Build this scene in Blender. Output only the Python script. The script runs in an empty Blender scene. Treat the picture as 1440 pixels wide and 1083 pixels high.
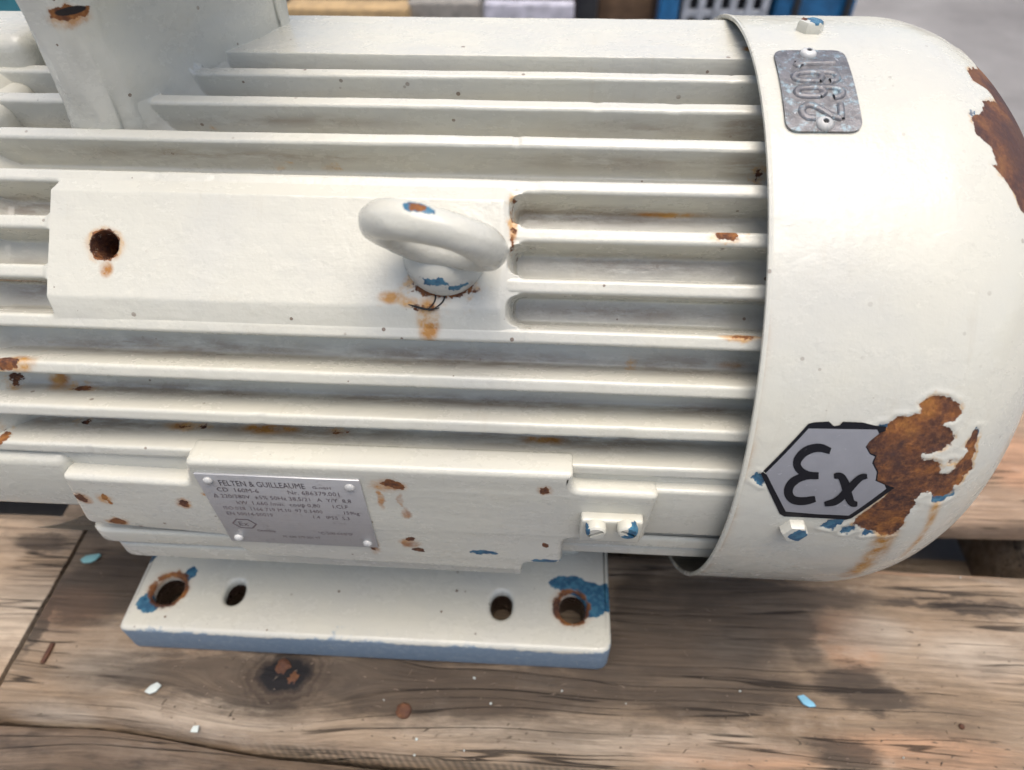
import bpy, bmesh, math, random
import numpy as np
from mathutils import Matrix, Vector
from mathutils.geometry import delaunay_2d_cdt

random.seed(4)
rng = np.random.default_rng(7)
S = 0.155          # metres per motor unit (unit = radius of the fan cowl)
H = 1.05           # height of the motor axis above the pallet boards, in units
R2D = math.degrees
scene = bpy.context.scene
col = scene.collection

# ------------------------------------------------------------------ camera
CP = np.array([-.5402, -2.0796, 1.6957])            # camera position, motor units
YAW, PITCH, ROLL, FPX = -.0665, .8035, -.0122, 954.5
PW, PH = 1440, 1083
_f = np.array([math.sin(YAW)*math.cos(PITCH), math.cos(YAW)*math.cos(PITCH), -math.sin(PITCH)])
_r0 = np.array([math.cos(YAW), -math.sin(YAW), 0.]); _u0 = np.cross(_r0, _f)
_r = math.cos(ROLL)*_r0 + math.sin(ROLL)*_u0
_u = -math.sin(ROLL)*_r0 + math.cos(ROLL)*_u0
cam_d = bpy.data.cameras.new('camera'); cam = bpy.data.objects.new('camera', cam_d); col.objects.link(cam)
M = Matrix.Identity(4)
for i in range(3):
    M[i][0], M[i][1], M[i][2] = _r[i], _u[i], -_f[i]
cw = (CP + np.array([0, 0, H]))*S
M[0][3], M[1][3], M[2][3] = cw
cam.matrix_world = M
cam_d.sensor_width = 36; cam_d.lens = FPX/PW*36
cam_d.clip_start = .01; cam_d.clip_end = 100
cam_d.dof.use_dof = True; cam_d.dof.focus_distance = .295; cam_d.dof.aperture_fstop = 7.0
scene.camera = cam

# ------------------------------------------------------------------ light
SUN_EL, SUN_AZ = math.radians(82), math.radians(140)   # azimuth measured from +Y (behind the motor) towards +X
world = bpy.data.worlds.new('World'); scene.world = world; world.use_nodes = True
nt = world.node_tree
sky = nt.nodes.new('ShaderNodeTexSky'); sky.sky_type = 'NISHITA'; sky.sun_disc = False
sky.sun_elevation = SUN_EL; sky.sun_rotation = SUN_AZ
sky.air_density = 1.0; sky.dust_density = 4.0; sky.ozone_density = .7
bg = nt.nodes['Background']; bg.inputs['Strength'].default_value = .15
nt.links.new(sky.outputs[0], bg.inputs['Color'])
sd = bpy.data.lights.new('sun', 'SUN'); sd.energy = 2.0; sd.angle = math.radians(50); sd.color = (1, .955, .885)
sun = bpy.data.objects.new('sun', sd); col.objects.link(sun)
sdir = Vector((math.cos(SUN_EL)*math.sin(SUN_AZ), math.cos(SUN_EL)*math.cos(SUN_AZ), math.sin(SUN_EL)))
sun.rotation_euler = sdir.to_track_quat('Z', 'Y').to_euler(); sun.location = sdir*5
scene.view_settings.view_transform = 'Standard'; scene.view_settings.look = 'None'
scene.view_settings.gamma = 1; scene.view_settings.use_curve_mapping = False
scene.view_settings.exposure = .48
scene.render.engine = 'CYCLES'
scene.cycles.max_bounces = 6; scene.cycles.diffuse_bounces = 2; scene.cycles.glossy_bounces = 2; scene.cycles.transmission_bounces = 1
scene.cycles.use_adaptive_sampling = True; scene.cycles.adaptive_threshold = .03; scene.cycles.adaptive_min_samples = 16
scene.cycles.caustics_reflective = False; scene.cycles.caustics_refractive = False

# ------------------------------------------------------------------ photo pixel -> direction -> point on a known surface
def ray(px, py):
    return CP, _f + _r*(px-PW/2)/FPX + _u*(PH/2-py)/FPX
def on_cyl(px, py, r):
    C, d = ray(px, py)
    a = d[1]**2+d[2]**2; b = C[1]*d[1]+C[2]*d[2]; c = C[1]**2+C[2]**2-r*r
    D = b*b-a*c
    t = (-b-math.sqrt(max(D, 0)))/a
    return C+t*d
def on_plane(px, py, ax, v):
    C, d = ray(px, py)
    return C+d*(v-C[ax])/d[ax]
def on_wood(px, py, z=0.):
    return on_plane(px, py, 2, -H+z) + np.array([0, 0, H])      # pallet units: board tops at z = 0

# ------------------------------------------------------------------ numpy value noise
def vnoise(x, y, seed=0):
    x = np.asarray(x, float); y = np.asarray(y, float)
    tab = np.random.default_rng(seed).random((64, 64))
    xi = np.floor(x).astype(int); yi = np.floor(y).astype(int)
    fx = x-xi; fy = y-yi; fx = fx*fx*(3-2*fx); fy = fy*fy*(3-2*fy)
    a = tab[xi % 64, yi % 64]; b = tab[(xi+1) % 64, yi % 64]
    c = tab[xi % 64, (yi+1) % 64]; d = tab[(xi+1) % 64, (yi+1) % 64]
    return (a*(1-fx)+b*fx)*(1-fy)+(c*(1-fx)+d*fx)*fy - .5
def sstep(a, b, x):
    t = np.clip((np.asarray(x, float)-a)/(b-a), 0, 1); return t*t*(3-2*t)

# ------------------------------------------------------------------ object helpers
def link(o, parent=None, label=None, cat=None, group=None, kind=None):
    col.objects.link(o)
    if parent is not None: o.parent = parent
    if label: o['label'] = label
    if cat: o['category'] = cat
    if group: o['group'] = group
    if kind: o['kind'] = kind
    return o
def mesh_obj(name, V, F, mat, parent=None, smooth=True, scale=S, normals=None, **kw):
    me = bpy.data.meshes.new(name)
    V = np.asarray(V, float)*scale
    if isinstance(F, np.ndarray):
        n = len(F)
        me.vertices.add(len(V)); me.vertices.foreach_set('co', V.ravel())
        me.loops.add(n*4); me.loops.foreach_set('vertex_index', F.ravel().astype(np.int32))
        me.polygons.add(n); me.polygons.foreach_set('loop_start', np.arange(0, n*4, 4, dtype=np.int32))
        me.update(calc_edges=True)
    else:
        me.from_pydata([tuple(v) for v in V], [], F)
    me.validate()
    if smooth: me.polygons.foreach_set('use_smooth', np.ones(len(me.polygons), bool))
    if normals is not None:
        me.normals_split_custom_set_from_vertices([tuple(n) for n in normals])
    if mat: me.materials.append(mat)
    o = bpy.data.objects.new(name, me)
    if parent is not None and parent == MOTOR: o.location = -MOTOR.location + Vector((0, 0, H*S))
    return link(o, parent, **kw)
def bm_obj(name, bm, mat, parent=None, smooth=True, angle=35, scale=S, **kw):
    me = bpy.data.meshes.new(name)
    bmesh.ops.scale(bm, vec=(scale,)*3, verts=bm.verts)
    bmesh.ops.recalc_face_normals(bm, faces=bm.faces)
    if smooth:
        ca = math.radians(angle)
        for f in bm.faces: f.smooth = True
        for e in bm.edges:
            if len(e.link_faces) != 2 or e.calc_face_angle(0) > ca: e.smooth = False
    bm.to_mesh(me); bm.free()
    if mat: me.materials.append(mat)
    o = bpy.data.objects.new(name, me)
    if parent is not None and parent == MOTOR: o.location = -MOTOR.location + Vector((0, 0, H*S))
    return link(o, parent, **kw)
def grid_faces(nu, nv):
    i = np.arange(nu-1)[:, None]*nv + np.arange(nv-1)[None, :]
    return np.stack([i, i+nv, i+nv+1, i+1], -1).reshape(-1, 4)
def box(bm, lo, hi, bevel=0, seg=2, mat=None):
    r = bmesh.ops.create_cube(bm, size=1)
    vs = r['verts']
    lo = Vector(lo); hi = Vector(hi)
    for v in vs:
        v.co = Vector(((lo.x+hi.x)/2+v.co.x*(hi.x-lo.x), (lo.y+hi.y)/2+v.co.y*(hi.y-lo.y), (lo.z+hi.z)/2+v.co.z*(hi.z-lo.z)))
    if bevel:
        es = list({e for v in vs for e in v.link_edges})
        bmesh.ops.bevel(bm, geom=es, offset=bevel, segments=seg, profile=.5, affect='EDGES')
def lathe(bm, prof, c, ax, seg=24, cap=True):
    """revolve (r, h) pairs about axis ax through c"""
    ax = Vector(ax).normalized(); q = ax.to_track_quat('Z', 'Y')
    rings = []
    for r, h in prof:
        rings.append([bm.verts.new(Vector(c)+q @ Vector((r*math.cos(2*math.pi*k/seg), r*math.sin(2*math.pi*k/seg), h))) for k in range(seg)])
    for a, b in zip(rings, rings[1:]):
        for k in range(seg):
            bm.faces.new((a[k], a[(k+1) % seg], b[(k+1) % seg], b[k]))
    if cap:
        bm.faces.new(rings[-1])
def curve_solid(name, outlines, depth, bevel, mat, parent, frame, bres=3, **kw):
    """2-D outline(s) (first outer, others holes) extruded to +-depth/2 with a rounded bevel; frame maps (u, v, w) to motor units"""
    cu = bpy.data.curves.new('tmp', 'CURVE'); cu.dimensions = '2D'; cu.fill_mode = 'BOTH'
    cu.extrude = depth/2-bevel; cu.bevel_depth = bevel; cu.bevel_resolution = bres; cu.offset = -bevel
    for pts in outlines:
        sp = cu.splines.new('POLY'); sp.points.add(len(pts)-1); sp.use_cyclic_u = True
        for p_, q in zip(sp.points, pts): p_.co = (q[0], q[1], 0, 1)
    o = bpy.data.objects.new('tmp', cu); col.objects.link(o)
    dg = bpy.context.evaluated_depsgraph_get()
    me = bpy.data.meshes.new_from_object(o.evaluated_get(dg))
    bpy.data.objects.remove(o); bpy.data.curves.remove(cu)
    bm = bmesh.new(); bm.from_mesh(me); bpy.data.meshes.remove(me)
    bmesh.ops.remove_doubles(bm, verts=bm.verts, dist=1e-5)
    for v in bm.verts: v.co = Vector(frame(*v.co))
    return bm_obj(name, bm, mat, parent, angle=40, **kw)
def round_poly(pts, rad, n=5):
    """round corners of a polygon; rad may be a list"""
    out = []; L = len(pts)
    for i in range(L):
        p0, p1, p2 = (np.array(pts[(i+k) % L], float) for k in (-1, 0, 1))
        r = rad[i] if isinstance(rad, (list, tuple)) else rad
        a = p0-p1; b = p2-p1; la, lb = np.linalg.norm(a), np.linalg.norm(b)
        d = min(r, la*.49, lb*.49); A = p1+a/la*d; B = p1+b/lb*d
        for k in range(n+1):
            t = k/n; out.append(tuple((1-t)**2*A+2*t*(1-t)*p1+t*t*B))
    return out

# ------------------------------------------------------------------ shader helpers
class G:
    def __init__(s, name):
        s.mat = bpy.data.materials.new(name); s.mat.use_nodes = True
        s.nt = s.mat.node_tree; s.nt.nodes.clear()
        s.out = s.nt.nodes.new('ShaderNodeOutputMaterial'); s.bsdf = s.nt.nodes.new('ShaderNodeBsdfPrincipled')
        s.nt.links.new(s.bsdf.outputs[0], s.out.inputs[0])
    def set(s, sock, v):
        if v is None: return
        if isinstance(v, bpy.types.NodeSocket): s.nt.links.new(v, sock)
        elif isinstance(v, (tuple, list)) and len(v) == 3 and sock.type == 'RGBA': sock.default_value = (*v, 1)
        else: sock.default_value = v
    def m(s, op, a, b=None, c=None, clamp=False):
        n = s.nt.nodes.new('ShaderNodeMath'); n.operation = op; n.use_clamp = clamp
        for i, v in enumerate((a, b, c)): s.set(n.inputs[i], v)
        return n.outputs[0]
    def v(s, op, a, b=None, sc=None):
        n = s.nt.nodes.new('ShaderNodeVectorMath'); n.operation = op
        s.set(n.inputs[0], a); s.set(n.inputs[1], b)
        if sc is not None: n.inputs['Scale'].default_value = sc
        return n.outputs['Value'] if op in ('LENGTH', 'DISTANCE', 'DOT_PRODUCT') else n.outputs[0]
    def obj(s, scale=1/S):
        t = s.nt.nodes.new('ShaderNodeTexCoord'); return s.v('SCALE', t.outputs['Object'], sc=scale)
    def noise(s, vec, scale=5, detail=4, rough=.55, dist=0, color=False):
        n = s.nt.nodes.new('ShaderNodeTexNoise'); s.set(n.inputs['Vector'], vec)
        n.inputs['Scale'].default_value = scale; n.inputs['Detail'].default_value = detail
        n.inputs['Roughness'].default_value = rough; n.inputs['Distortion'].default_value = dist
        return n.outputs['Color' if color else 'Fac']
    def voro(s, vec, scale, feature='F1'):
        n = s.nt.nodes.new('ShaderNodeTexVoronoi'); n.feature = feature
        s.set(n.inputs['Vector'], vec); n.inputs['Scale'].default_value = scale
        return n
    def ss(s, a, b, x):
        n = s.nt.nodes.new('ShaderNodeMapRange'); n.interpolation_type = 'SMOOTHSTEP'
        s.set(n.inputs[0], x); n.inputs[1].default_value = a; n.inputs[2].default_value = b
        return n.outputs[0]
    def mix(s, fac, a, b, mode='MIX'):
        n = s.nt.nodes.new('ShaderNodeMix'); n.data_type = 'RGBA'; n.blend_type = mode
        s.set(n.inputs[0], fac); s.set(n.inputs[6], a); s.set(n.inputs[7], b)
        return n.outputs[2]
    def ramp(s, fac, stops):
        n = s.nt.nodes.new('ShaderNodeValToRGB'); s.set(n.inputs[0], fac)
        el = n.color_ramp.elements
        while len(el) < len(stops): el.new(.5)
        for e, (p_, c) in zip(el, stops): e.position = p_; e.color = (*c, 1)
        return n.outputs[0]
    def attr(s, name):
        n = s.nt.nodes.new('ShaderNodeAttribute'); n.attribute_name = name; return n.outputs['Fac']
    def bump(s, h, strength=.3, dist=.001, normal=None):
        n = s.nt.nodes.new('ShaderNodeBump'); n.inputs['Strength'].default_value = strength; n.inputs['Distance'].default_value = dist
        s.set(n.inputs['Height'], h)
        if normal is not None: s.set(n.inputs['Normal'], normal)
        return n.outputs[0]
    def fin(s, color, rough=.5, metal=0., normal=None, spec=None):
        s.set(s.bsdf.inputs['Base Color'], color); s.set(s.bsdf.inputs['Roughness'], rough); s.set(s.bsdf.inputs['Metallic'], metal)
        if normal is not None: s.set(s.bsdf.inputs['Normal'], normal)
        if spec is not None: s.bsdf.inputs['Specular IOR Level'].default_value = spec
        return s.mat
    def blobs(s, pos, bl):
        d = None
        for b in bl:
            c, r = b[0], b[1]
            x = s.v('MULTIPLY', s.v('SUBTRACT', pos, tuple(map(float, c))), tuple(1/float(k) for k in r))
            l = s.v('LENGTH', x); d = l if d is None else s.m('MINIMUM', d, l)
        return d

CREAM = (.550, .528, .440); CREAM2 = (.514, .498, .432)
BLUE = (.026, .088, .155)
def rust_color(g, pos):
    n1 = g.noise(pos, 9, 4, .6); n2 = g.noise(pos, 70, 4, .7)
    c = g.ramp(n1, [(.34, (.020, .009, .010)), (.46, (.075, .026, .013)), (.55, (.24, .085, .017)), (.66, (.42, .175, .032))])
    pit = g.ss(.30, .12, g.voro(g.v('ADD', pos, g.v('SCALE', g.noise(pos, 40, 2, .5, color=True), sc=.02)), 75).outputs['Distance'])
    c = g.mix(g.m('MULTIPLY', pit, .55), c, (.022, .010, .009))
    return g.mix(.45, c, g.ramp(n2, [(.3, (.016, .008, .008)), (.5, (.12, .042, .016)), (.72, (.36, .15, .045))])), n2
def paint(name, rust=(), stain=(), blue=(), specks=.5, peel=.35, attrs=False, lower_blue=None, base=CREAM, base2=CREAM2, holes=()):
    g = G(name); pos = g.obj()
    warp = g.v('ADD', g.v('SCALE', g.v('SUBTRACT', g.noise(pos, 28, 3, .6, color=True), (.5, .5, .5)), sc=.035),
               g.v('SCALE', g.v('SUBTRACT', g.noise(pos, 130, 2, .6, color=True), (.5, .5, .5)), sc=.010))
    pw = g.v('ADD', pos, warp)
    big = g.noise(pos, 2.2, 4, .6)
    col_ = g.mix(g.ss(.35, .68, big), base, base2)
    grime = g.ss(.60, .80, g.noise(g.v('MULTIPLY', pos, (1, 2.2, 2.2)), 5.5, 5, .72))
    col_ = g.mix(g.m('MULTIPLY', grime, .34), col_, (.42, .37, .27))
    drip = g.ss(.58, .80, g.noise(g.v('MULTIPLY', pos, (9, 1.3, 1.3)), 3.2, 4, .65))
    col_ = g.mix(g.m('MULTIPLY', drip, .20), col_, (.40, .34, .24))
    scuff = g.ss(.66, .76, g.noise(g.v('MULTIPLY', pos, (.7, 3, 3)), 17, 4, .7))
    col_ = g.mix(g.m('MULTIPLY', scuff, .30), col_, (.30, .28, .25))
    # pin-head specks of rust and grit
    vo = g.voro(pos, 21); sz = g.v('DOT_PRODUCT', vo.outputs['Color'], (1, 0, 0))
    sp = g.m('MULTIPLY', g.m('LESS_THAN', vo.outputs['Distance'], g.m('MULTIPLY', g.m('SUBTRACT', sz, .30), .20)), specks, clamp=True)
    sp = g.m('MULTIPLY', sp, g.ss(.46, .58, g.noise(pos, 2.6, 3, .6)))
    col_ = g.mix(sp, col_, (.11, .055, .028))
    rough = g.mix(g.ss(.35, .65, g.noise(g.v('MULTIPLY', pos, (1, 1.6, 1.6)), 4.5, 6, .7)), (.14,)*3, (.36,)*3)
    if stain:
        d = g.blobs(pw, stain)
        sm = g.m('MULTIPLY', g.ss(1.05, .4, d), g.m('ADD', g.ss(.30, .72, g.noise(pos, 24, 5, .65)), .35), clamp=True)
        col_ = g.mix(g.m('MULTIPLY', sm, .85), col_, g.ramp(g.noise(pos, 18, 4), [(.3, (.26, .085, .018)), (.65, (.46, .22, .055))]))
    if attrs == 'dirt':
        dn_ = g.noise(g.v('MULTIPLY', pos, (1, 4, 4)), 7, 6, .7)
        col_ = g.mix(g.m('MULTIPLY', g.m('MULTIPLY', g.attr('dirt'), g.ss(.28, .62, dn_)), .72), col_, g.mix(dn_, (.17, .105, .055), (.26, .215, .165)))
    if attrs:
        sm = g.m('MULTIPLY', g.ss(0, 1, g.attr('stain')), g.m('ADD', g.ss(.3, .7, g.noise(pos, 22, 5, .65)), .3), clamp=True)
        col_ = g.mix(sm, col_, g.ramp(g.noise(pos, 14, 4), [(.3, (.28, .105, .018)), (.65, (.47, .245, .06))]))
    wn = g.m('MULTIPLY', g.m('SUBTRACT', g.noise(pos, 60, 4, .65), .5), .030)
    bm_ = rm_ = None
    if lower_blue is not None:
        z = g.v('DOT_PRODUCT', pos, (0, 0, 1))
        n = g.m('ADD', g.m('MULTIPLY', g.m('SUBTRACT', g.noise(pos, 30, 6, .75), .5), .06), g.m('MULTIPLY', g.m('SUBTRACT', g.noise(pos, 4, 3, .5), .5), .06))
        lb = g.ss(lower_blue+.006, lower_blue-.006, g.m('ADD', z, n))
        outside = g.m('MAXIMUM', g.m('LESS_THAN', g.v('DOT_PRODUCT', pos, (0, 1, 0)), -.955), g.m('GREATER_THAN', g.m('ABSOLUTE', g.m('ADD', g.v('DOT_PRODUCT', pos, (1, 0, 0)), 1.21)), .93))
        lb = g.m('MULTIPLY', lb, outside)
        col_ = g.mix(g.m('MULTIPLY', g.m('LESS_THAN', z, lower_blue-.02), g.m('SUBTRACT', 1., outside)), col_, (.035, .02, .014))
        col_ = g.mix(lb, col_, g.mix(g.ss(.45, .75, g.noise(pos, 45, 4, .7)), (.175, .235, .295), (.24, .30, .35)))
        chip_ = g.m('MULTIPLY', lb, g.ss(.66, .70, g.noise(g.v('MULTIPLY', pos, (1, 1, 1.6)), 34, 4, .7)))
        col_ = g.mix(chip_, col_, (.46, .46, .42))
        rough = g.mix(lb, rough, (.55,)*3)
    if blue:
        bm_ = g.ss(1.06, .98, g.blobs(pw, blue))
    if attrs:
        bm2 = g.ss(-.002, .002, g.m('ADD', g.attr('blue'), wn)); bm_ = bm2 if bm_ is None else g.m('MAXIMUM', bm_, bm2)
    if bm_ is not None:
        col_ = g.mix(bm_, col_, g.mix(g.ss(.42, .6, g.noise(pos, 40, 3)), BLUE, (.05, .15, .22)))
    if rust:
        rm_ = g.ss(1.08, .96, g.blobs(pw, rust))
    if attrs:
        r2 = g.ss(-.0018, .0018, g.m('ADD', g.attr('rust'), wn)); rm_ = r2 if rm_ is None else g.m('MAXIMUM', rm_, r2)
        rim = g.m('SUBTRACT', g.ss(-.014, -.002, g.m('ADD', g.attr('rust'), wn)), r2, clamp=True)
        col_ = g.mix(g.m('MULTIPLY', rim, g.ss(.45, .7, g.noise(pos, 20, 3))), col_, (.50, .30, .12))
    if rm_ is not None:
        rc, rn = rust_color(g, pos)
        if attrs: rc = g.mix(g.m('MULTIPLY', g.ss(.030, .085, g.m('ADD', g.attr('rust'), g.m('MULTIPLY', wn, 1.5))), .72), rc, (.030, .016, .017))
        if name.endswith('cowl'): rc = g.mix(g.m('MULTIPLY', g.ss(.95, 1.10, g.v('DOT_PRODUCT', pos, (1, 0, 1))), .55), rc, (.055, .026, .024))
        col_ = g.mix(rm_, col_, rc)
        rough = g.mix(rm_, rough if not isinstance(rough, float) else (rough,)*3, (.85,)*3)
    if holes:
        hm = g.ss(1.05, .9, g.blobs(pos, holes)); col_ = g.mix(hm, col_, (.012, .008, .006))
    h = g.m('ADD', g.m('MULTIPLY', g.noise(pos, 30, 3, .5), .7), g.m('MULTIPLY', g.noise(pos, 95, 2, .5), .35))
    h = g.m('ADD', h, g.m('MULTIPLY', g.ss(.60, .70, g.noise(pos, 13, 2, .5)), .25))
    h = g.m('ADD', h, g.m('MULTIPLY', g.noise(g.v('MULTIPLY', pos, (36, 3, 3) if name.endswith('cowl') else (3, 36, 36)), 1.0, 4, .6), .45))
    loss = rm_ if bm_ is None else (bm_ if rm_ is None else g.m('MAXIMUM', rm_, bm_))
    if loss is not None and attrs:
        h = g.m('SUBTRACT', h, g.m('MULTIPLY', loss, 1.6))
    if rm_ is not None and attrs:
        h = g.m('ADD', h, g.m('MULTIPLY', rm_, g.m('MULTIPLY', g.noise(pos, 60, 2, .6), 1.6)))
    return g.fin(col_, rough, 0, g.bump(h, peel, .0009), spec=.5)

def blob_c(px, py, rx, ry, r=.94, k=.0021):
    return (on_cyl(px, py, r), (rx*k, ry*k*1.2, ry*k*1.2))
def blob_y(px, py, rx, ry, y=-.97, k=.0022):
    return (on_plane(px, py, 1, y), (rx*k, .06, ry*k*1.9))

body_rust = [blob_c(1022, 331, 15, 6), blob_c(1047, 470, 15, 5), blob_c(4, 508, 18, 12, .95), blob_c(2, 612, 8, 12, .93)] + \
    [blob_c(*a, .85) for a in ((115, 546, 14, 5), (22, 533, 6, 9), (27, 550, 6, 3), (68, 487, 6, 4), (118, 593, 8, 5), (60, 633, 8, 4),
                               (108, 635, 6, 5), (262, 602, 7, 4), (287, 601, 6, 4), (478, 611, 12, 4), (895, 512, 9, 5), (470, 229, 9, 6),
                               (410, 228, 5, 5), (394, 227, 4, 4), (300, 180, 4, 4), (341, 180, 5, 3), (1048, 120, 7, 5), (1065, 235, 9, 14), (580, 577, 6, 3), (220, 486, 5, 3))]
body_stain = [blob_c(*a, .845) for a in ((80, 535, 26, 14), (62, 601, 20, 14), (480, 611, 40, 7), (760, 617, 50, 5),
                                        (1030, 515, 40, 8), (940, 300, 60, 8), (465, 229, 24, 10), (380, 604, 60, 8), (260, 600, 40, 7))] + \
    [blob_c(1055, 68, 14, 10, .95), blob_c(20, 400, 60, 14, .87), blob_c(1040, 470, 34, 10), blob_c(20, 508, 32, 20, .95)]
pad_hole = on_cyl(148, 345, .943)
pad_rust = [blob_c(723, 295, 3, 14, .945), blob_c(721, 340, 2, 10, .945), blob_c(600, 433, 20, 3, .95), blob_c(622, 404, 42, 12, .94)]
pad_stain = [(pad_hole, (.066, .055, .055)), blob_c(150, 378, 12, 12, .945), blob_c(552, 419, 24, 10, .945), blob_c(602, 452, 19, 32, .95),
             blob_c(575, 425, 20, 9, .945), blob_c(722, 315, 7, 30, .945)]
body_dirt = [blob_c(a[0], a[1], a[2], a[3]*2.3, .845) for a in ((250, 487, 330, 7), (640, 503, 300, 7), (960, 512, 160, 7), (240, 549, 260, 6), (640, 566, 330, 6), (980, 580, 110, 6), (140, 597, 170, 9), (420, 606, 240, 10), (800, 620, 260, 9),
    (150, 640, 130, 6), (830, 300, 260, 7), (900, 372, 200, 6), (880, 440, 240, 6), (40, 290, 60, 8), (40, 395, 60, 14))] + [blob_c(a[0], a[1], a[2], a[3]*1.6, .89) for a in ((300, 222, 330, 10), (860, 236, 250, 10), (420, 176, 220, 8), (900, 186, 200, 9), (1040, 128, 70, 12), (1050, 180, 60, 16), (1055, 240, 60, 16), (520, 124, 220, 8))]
body_blue = [blob_c(1036, 468, 6, 3)]
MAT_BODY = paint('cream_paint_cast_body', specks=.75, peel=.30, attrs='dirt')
npad_rust = [blob_y(*a) for a in ((549, 680, 11, 4), (560, 683, 7, 5), (577, 758, 7, 3), (589, 773, 9, 3), (766, 690, 7, 4), (765, 767, 5, 3), (116, 701, 7, 5),
                                  (146, 699, 5, 4), (155, 706, 4, 3), (258, 708, 7, 4), (165, 733, 11, 3), (524, 768, 4, 7), (200, 742, 4, 3))]
npad_stain = [blob_y(*a) for a in ((545, 683, 30, 9), (535, 702, 6, 14), (563, 704, 6, 10), (570, 722, 9, 8), (577, 764, 18, 9), (766, 690, 13, 7), (117, 701, 15, 9), (148, 702, 14, 8),
                                   (258, 708, 14, 8), (165, 733, 20, 6), (290, 695, 8, 4), (527, 768, 10, 14), (1038, 720, 7, 60))]
npad_blue = [blob_y(680, 777, 21, 3), blob_y(766, 789, 18, 2.5), blob_y(800, 790, 16, 2)]
MAT_NPAD = paint('cream_paint_side_pad', npad_rust, npad_stain, npad_blue, specks=.6, peel=.25)
MAT_PLAIN = paint('cream_paint_plain', specks=.5, peel=.3)

def solid(name, c, rough=.5, metal=0, bumps=0, bs=60, var=.25):
    g = G(name); pos = g.obj(); n = g.noise(pos, 9, 5, .6)
    cc = g.mix(g.ss(.3, .7, n), tuple(k*(1-var) for k in c), tuple(min(1, k*(1+var)) for k in c))
    return g.fin(cc, rough, metal, g.bump(g.noise(pos, bs, 4, .6), bumps, .001) if bumps else None)

# ================================================================== SETTING: the floor of the yard
g = G('concrete'); pos = g.obj(1)
c = g.ramp(g.noise(pos, 2.2, 8, .65), [(.3, (.13, .12, .112)), (.55, (.22, .208, .195)), (.75, (.31, .292, .275))])
c = g.mix(g.m('MULTIPLY', g.ss(.5, .7, g.noise(pos, 9, 6, .7)), .5), c, (.14, .125, .11))
MAT_CONC = g.fin(c, .85, 0, g.bump(g.noise(pos, 60, 6, .7), .4, .002))
MOTOR = None
FLOOR = -.144
bm = bmesh.new(); bmesh.ops.create_grid(bm, x_segments=8, y_segments=8, size=6)
for v in bm.verts: v.co.z = FLOOR
bm_obj('concrete_floor', bm, MAT_CONC, None, smooth=False, scale=1, label='grey stained concrete floor behind and under the pallet', kind='structure')

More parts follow.
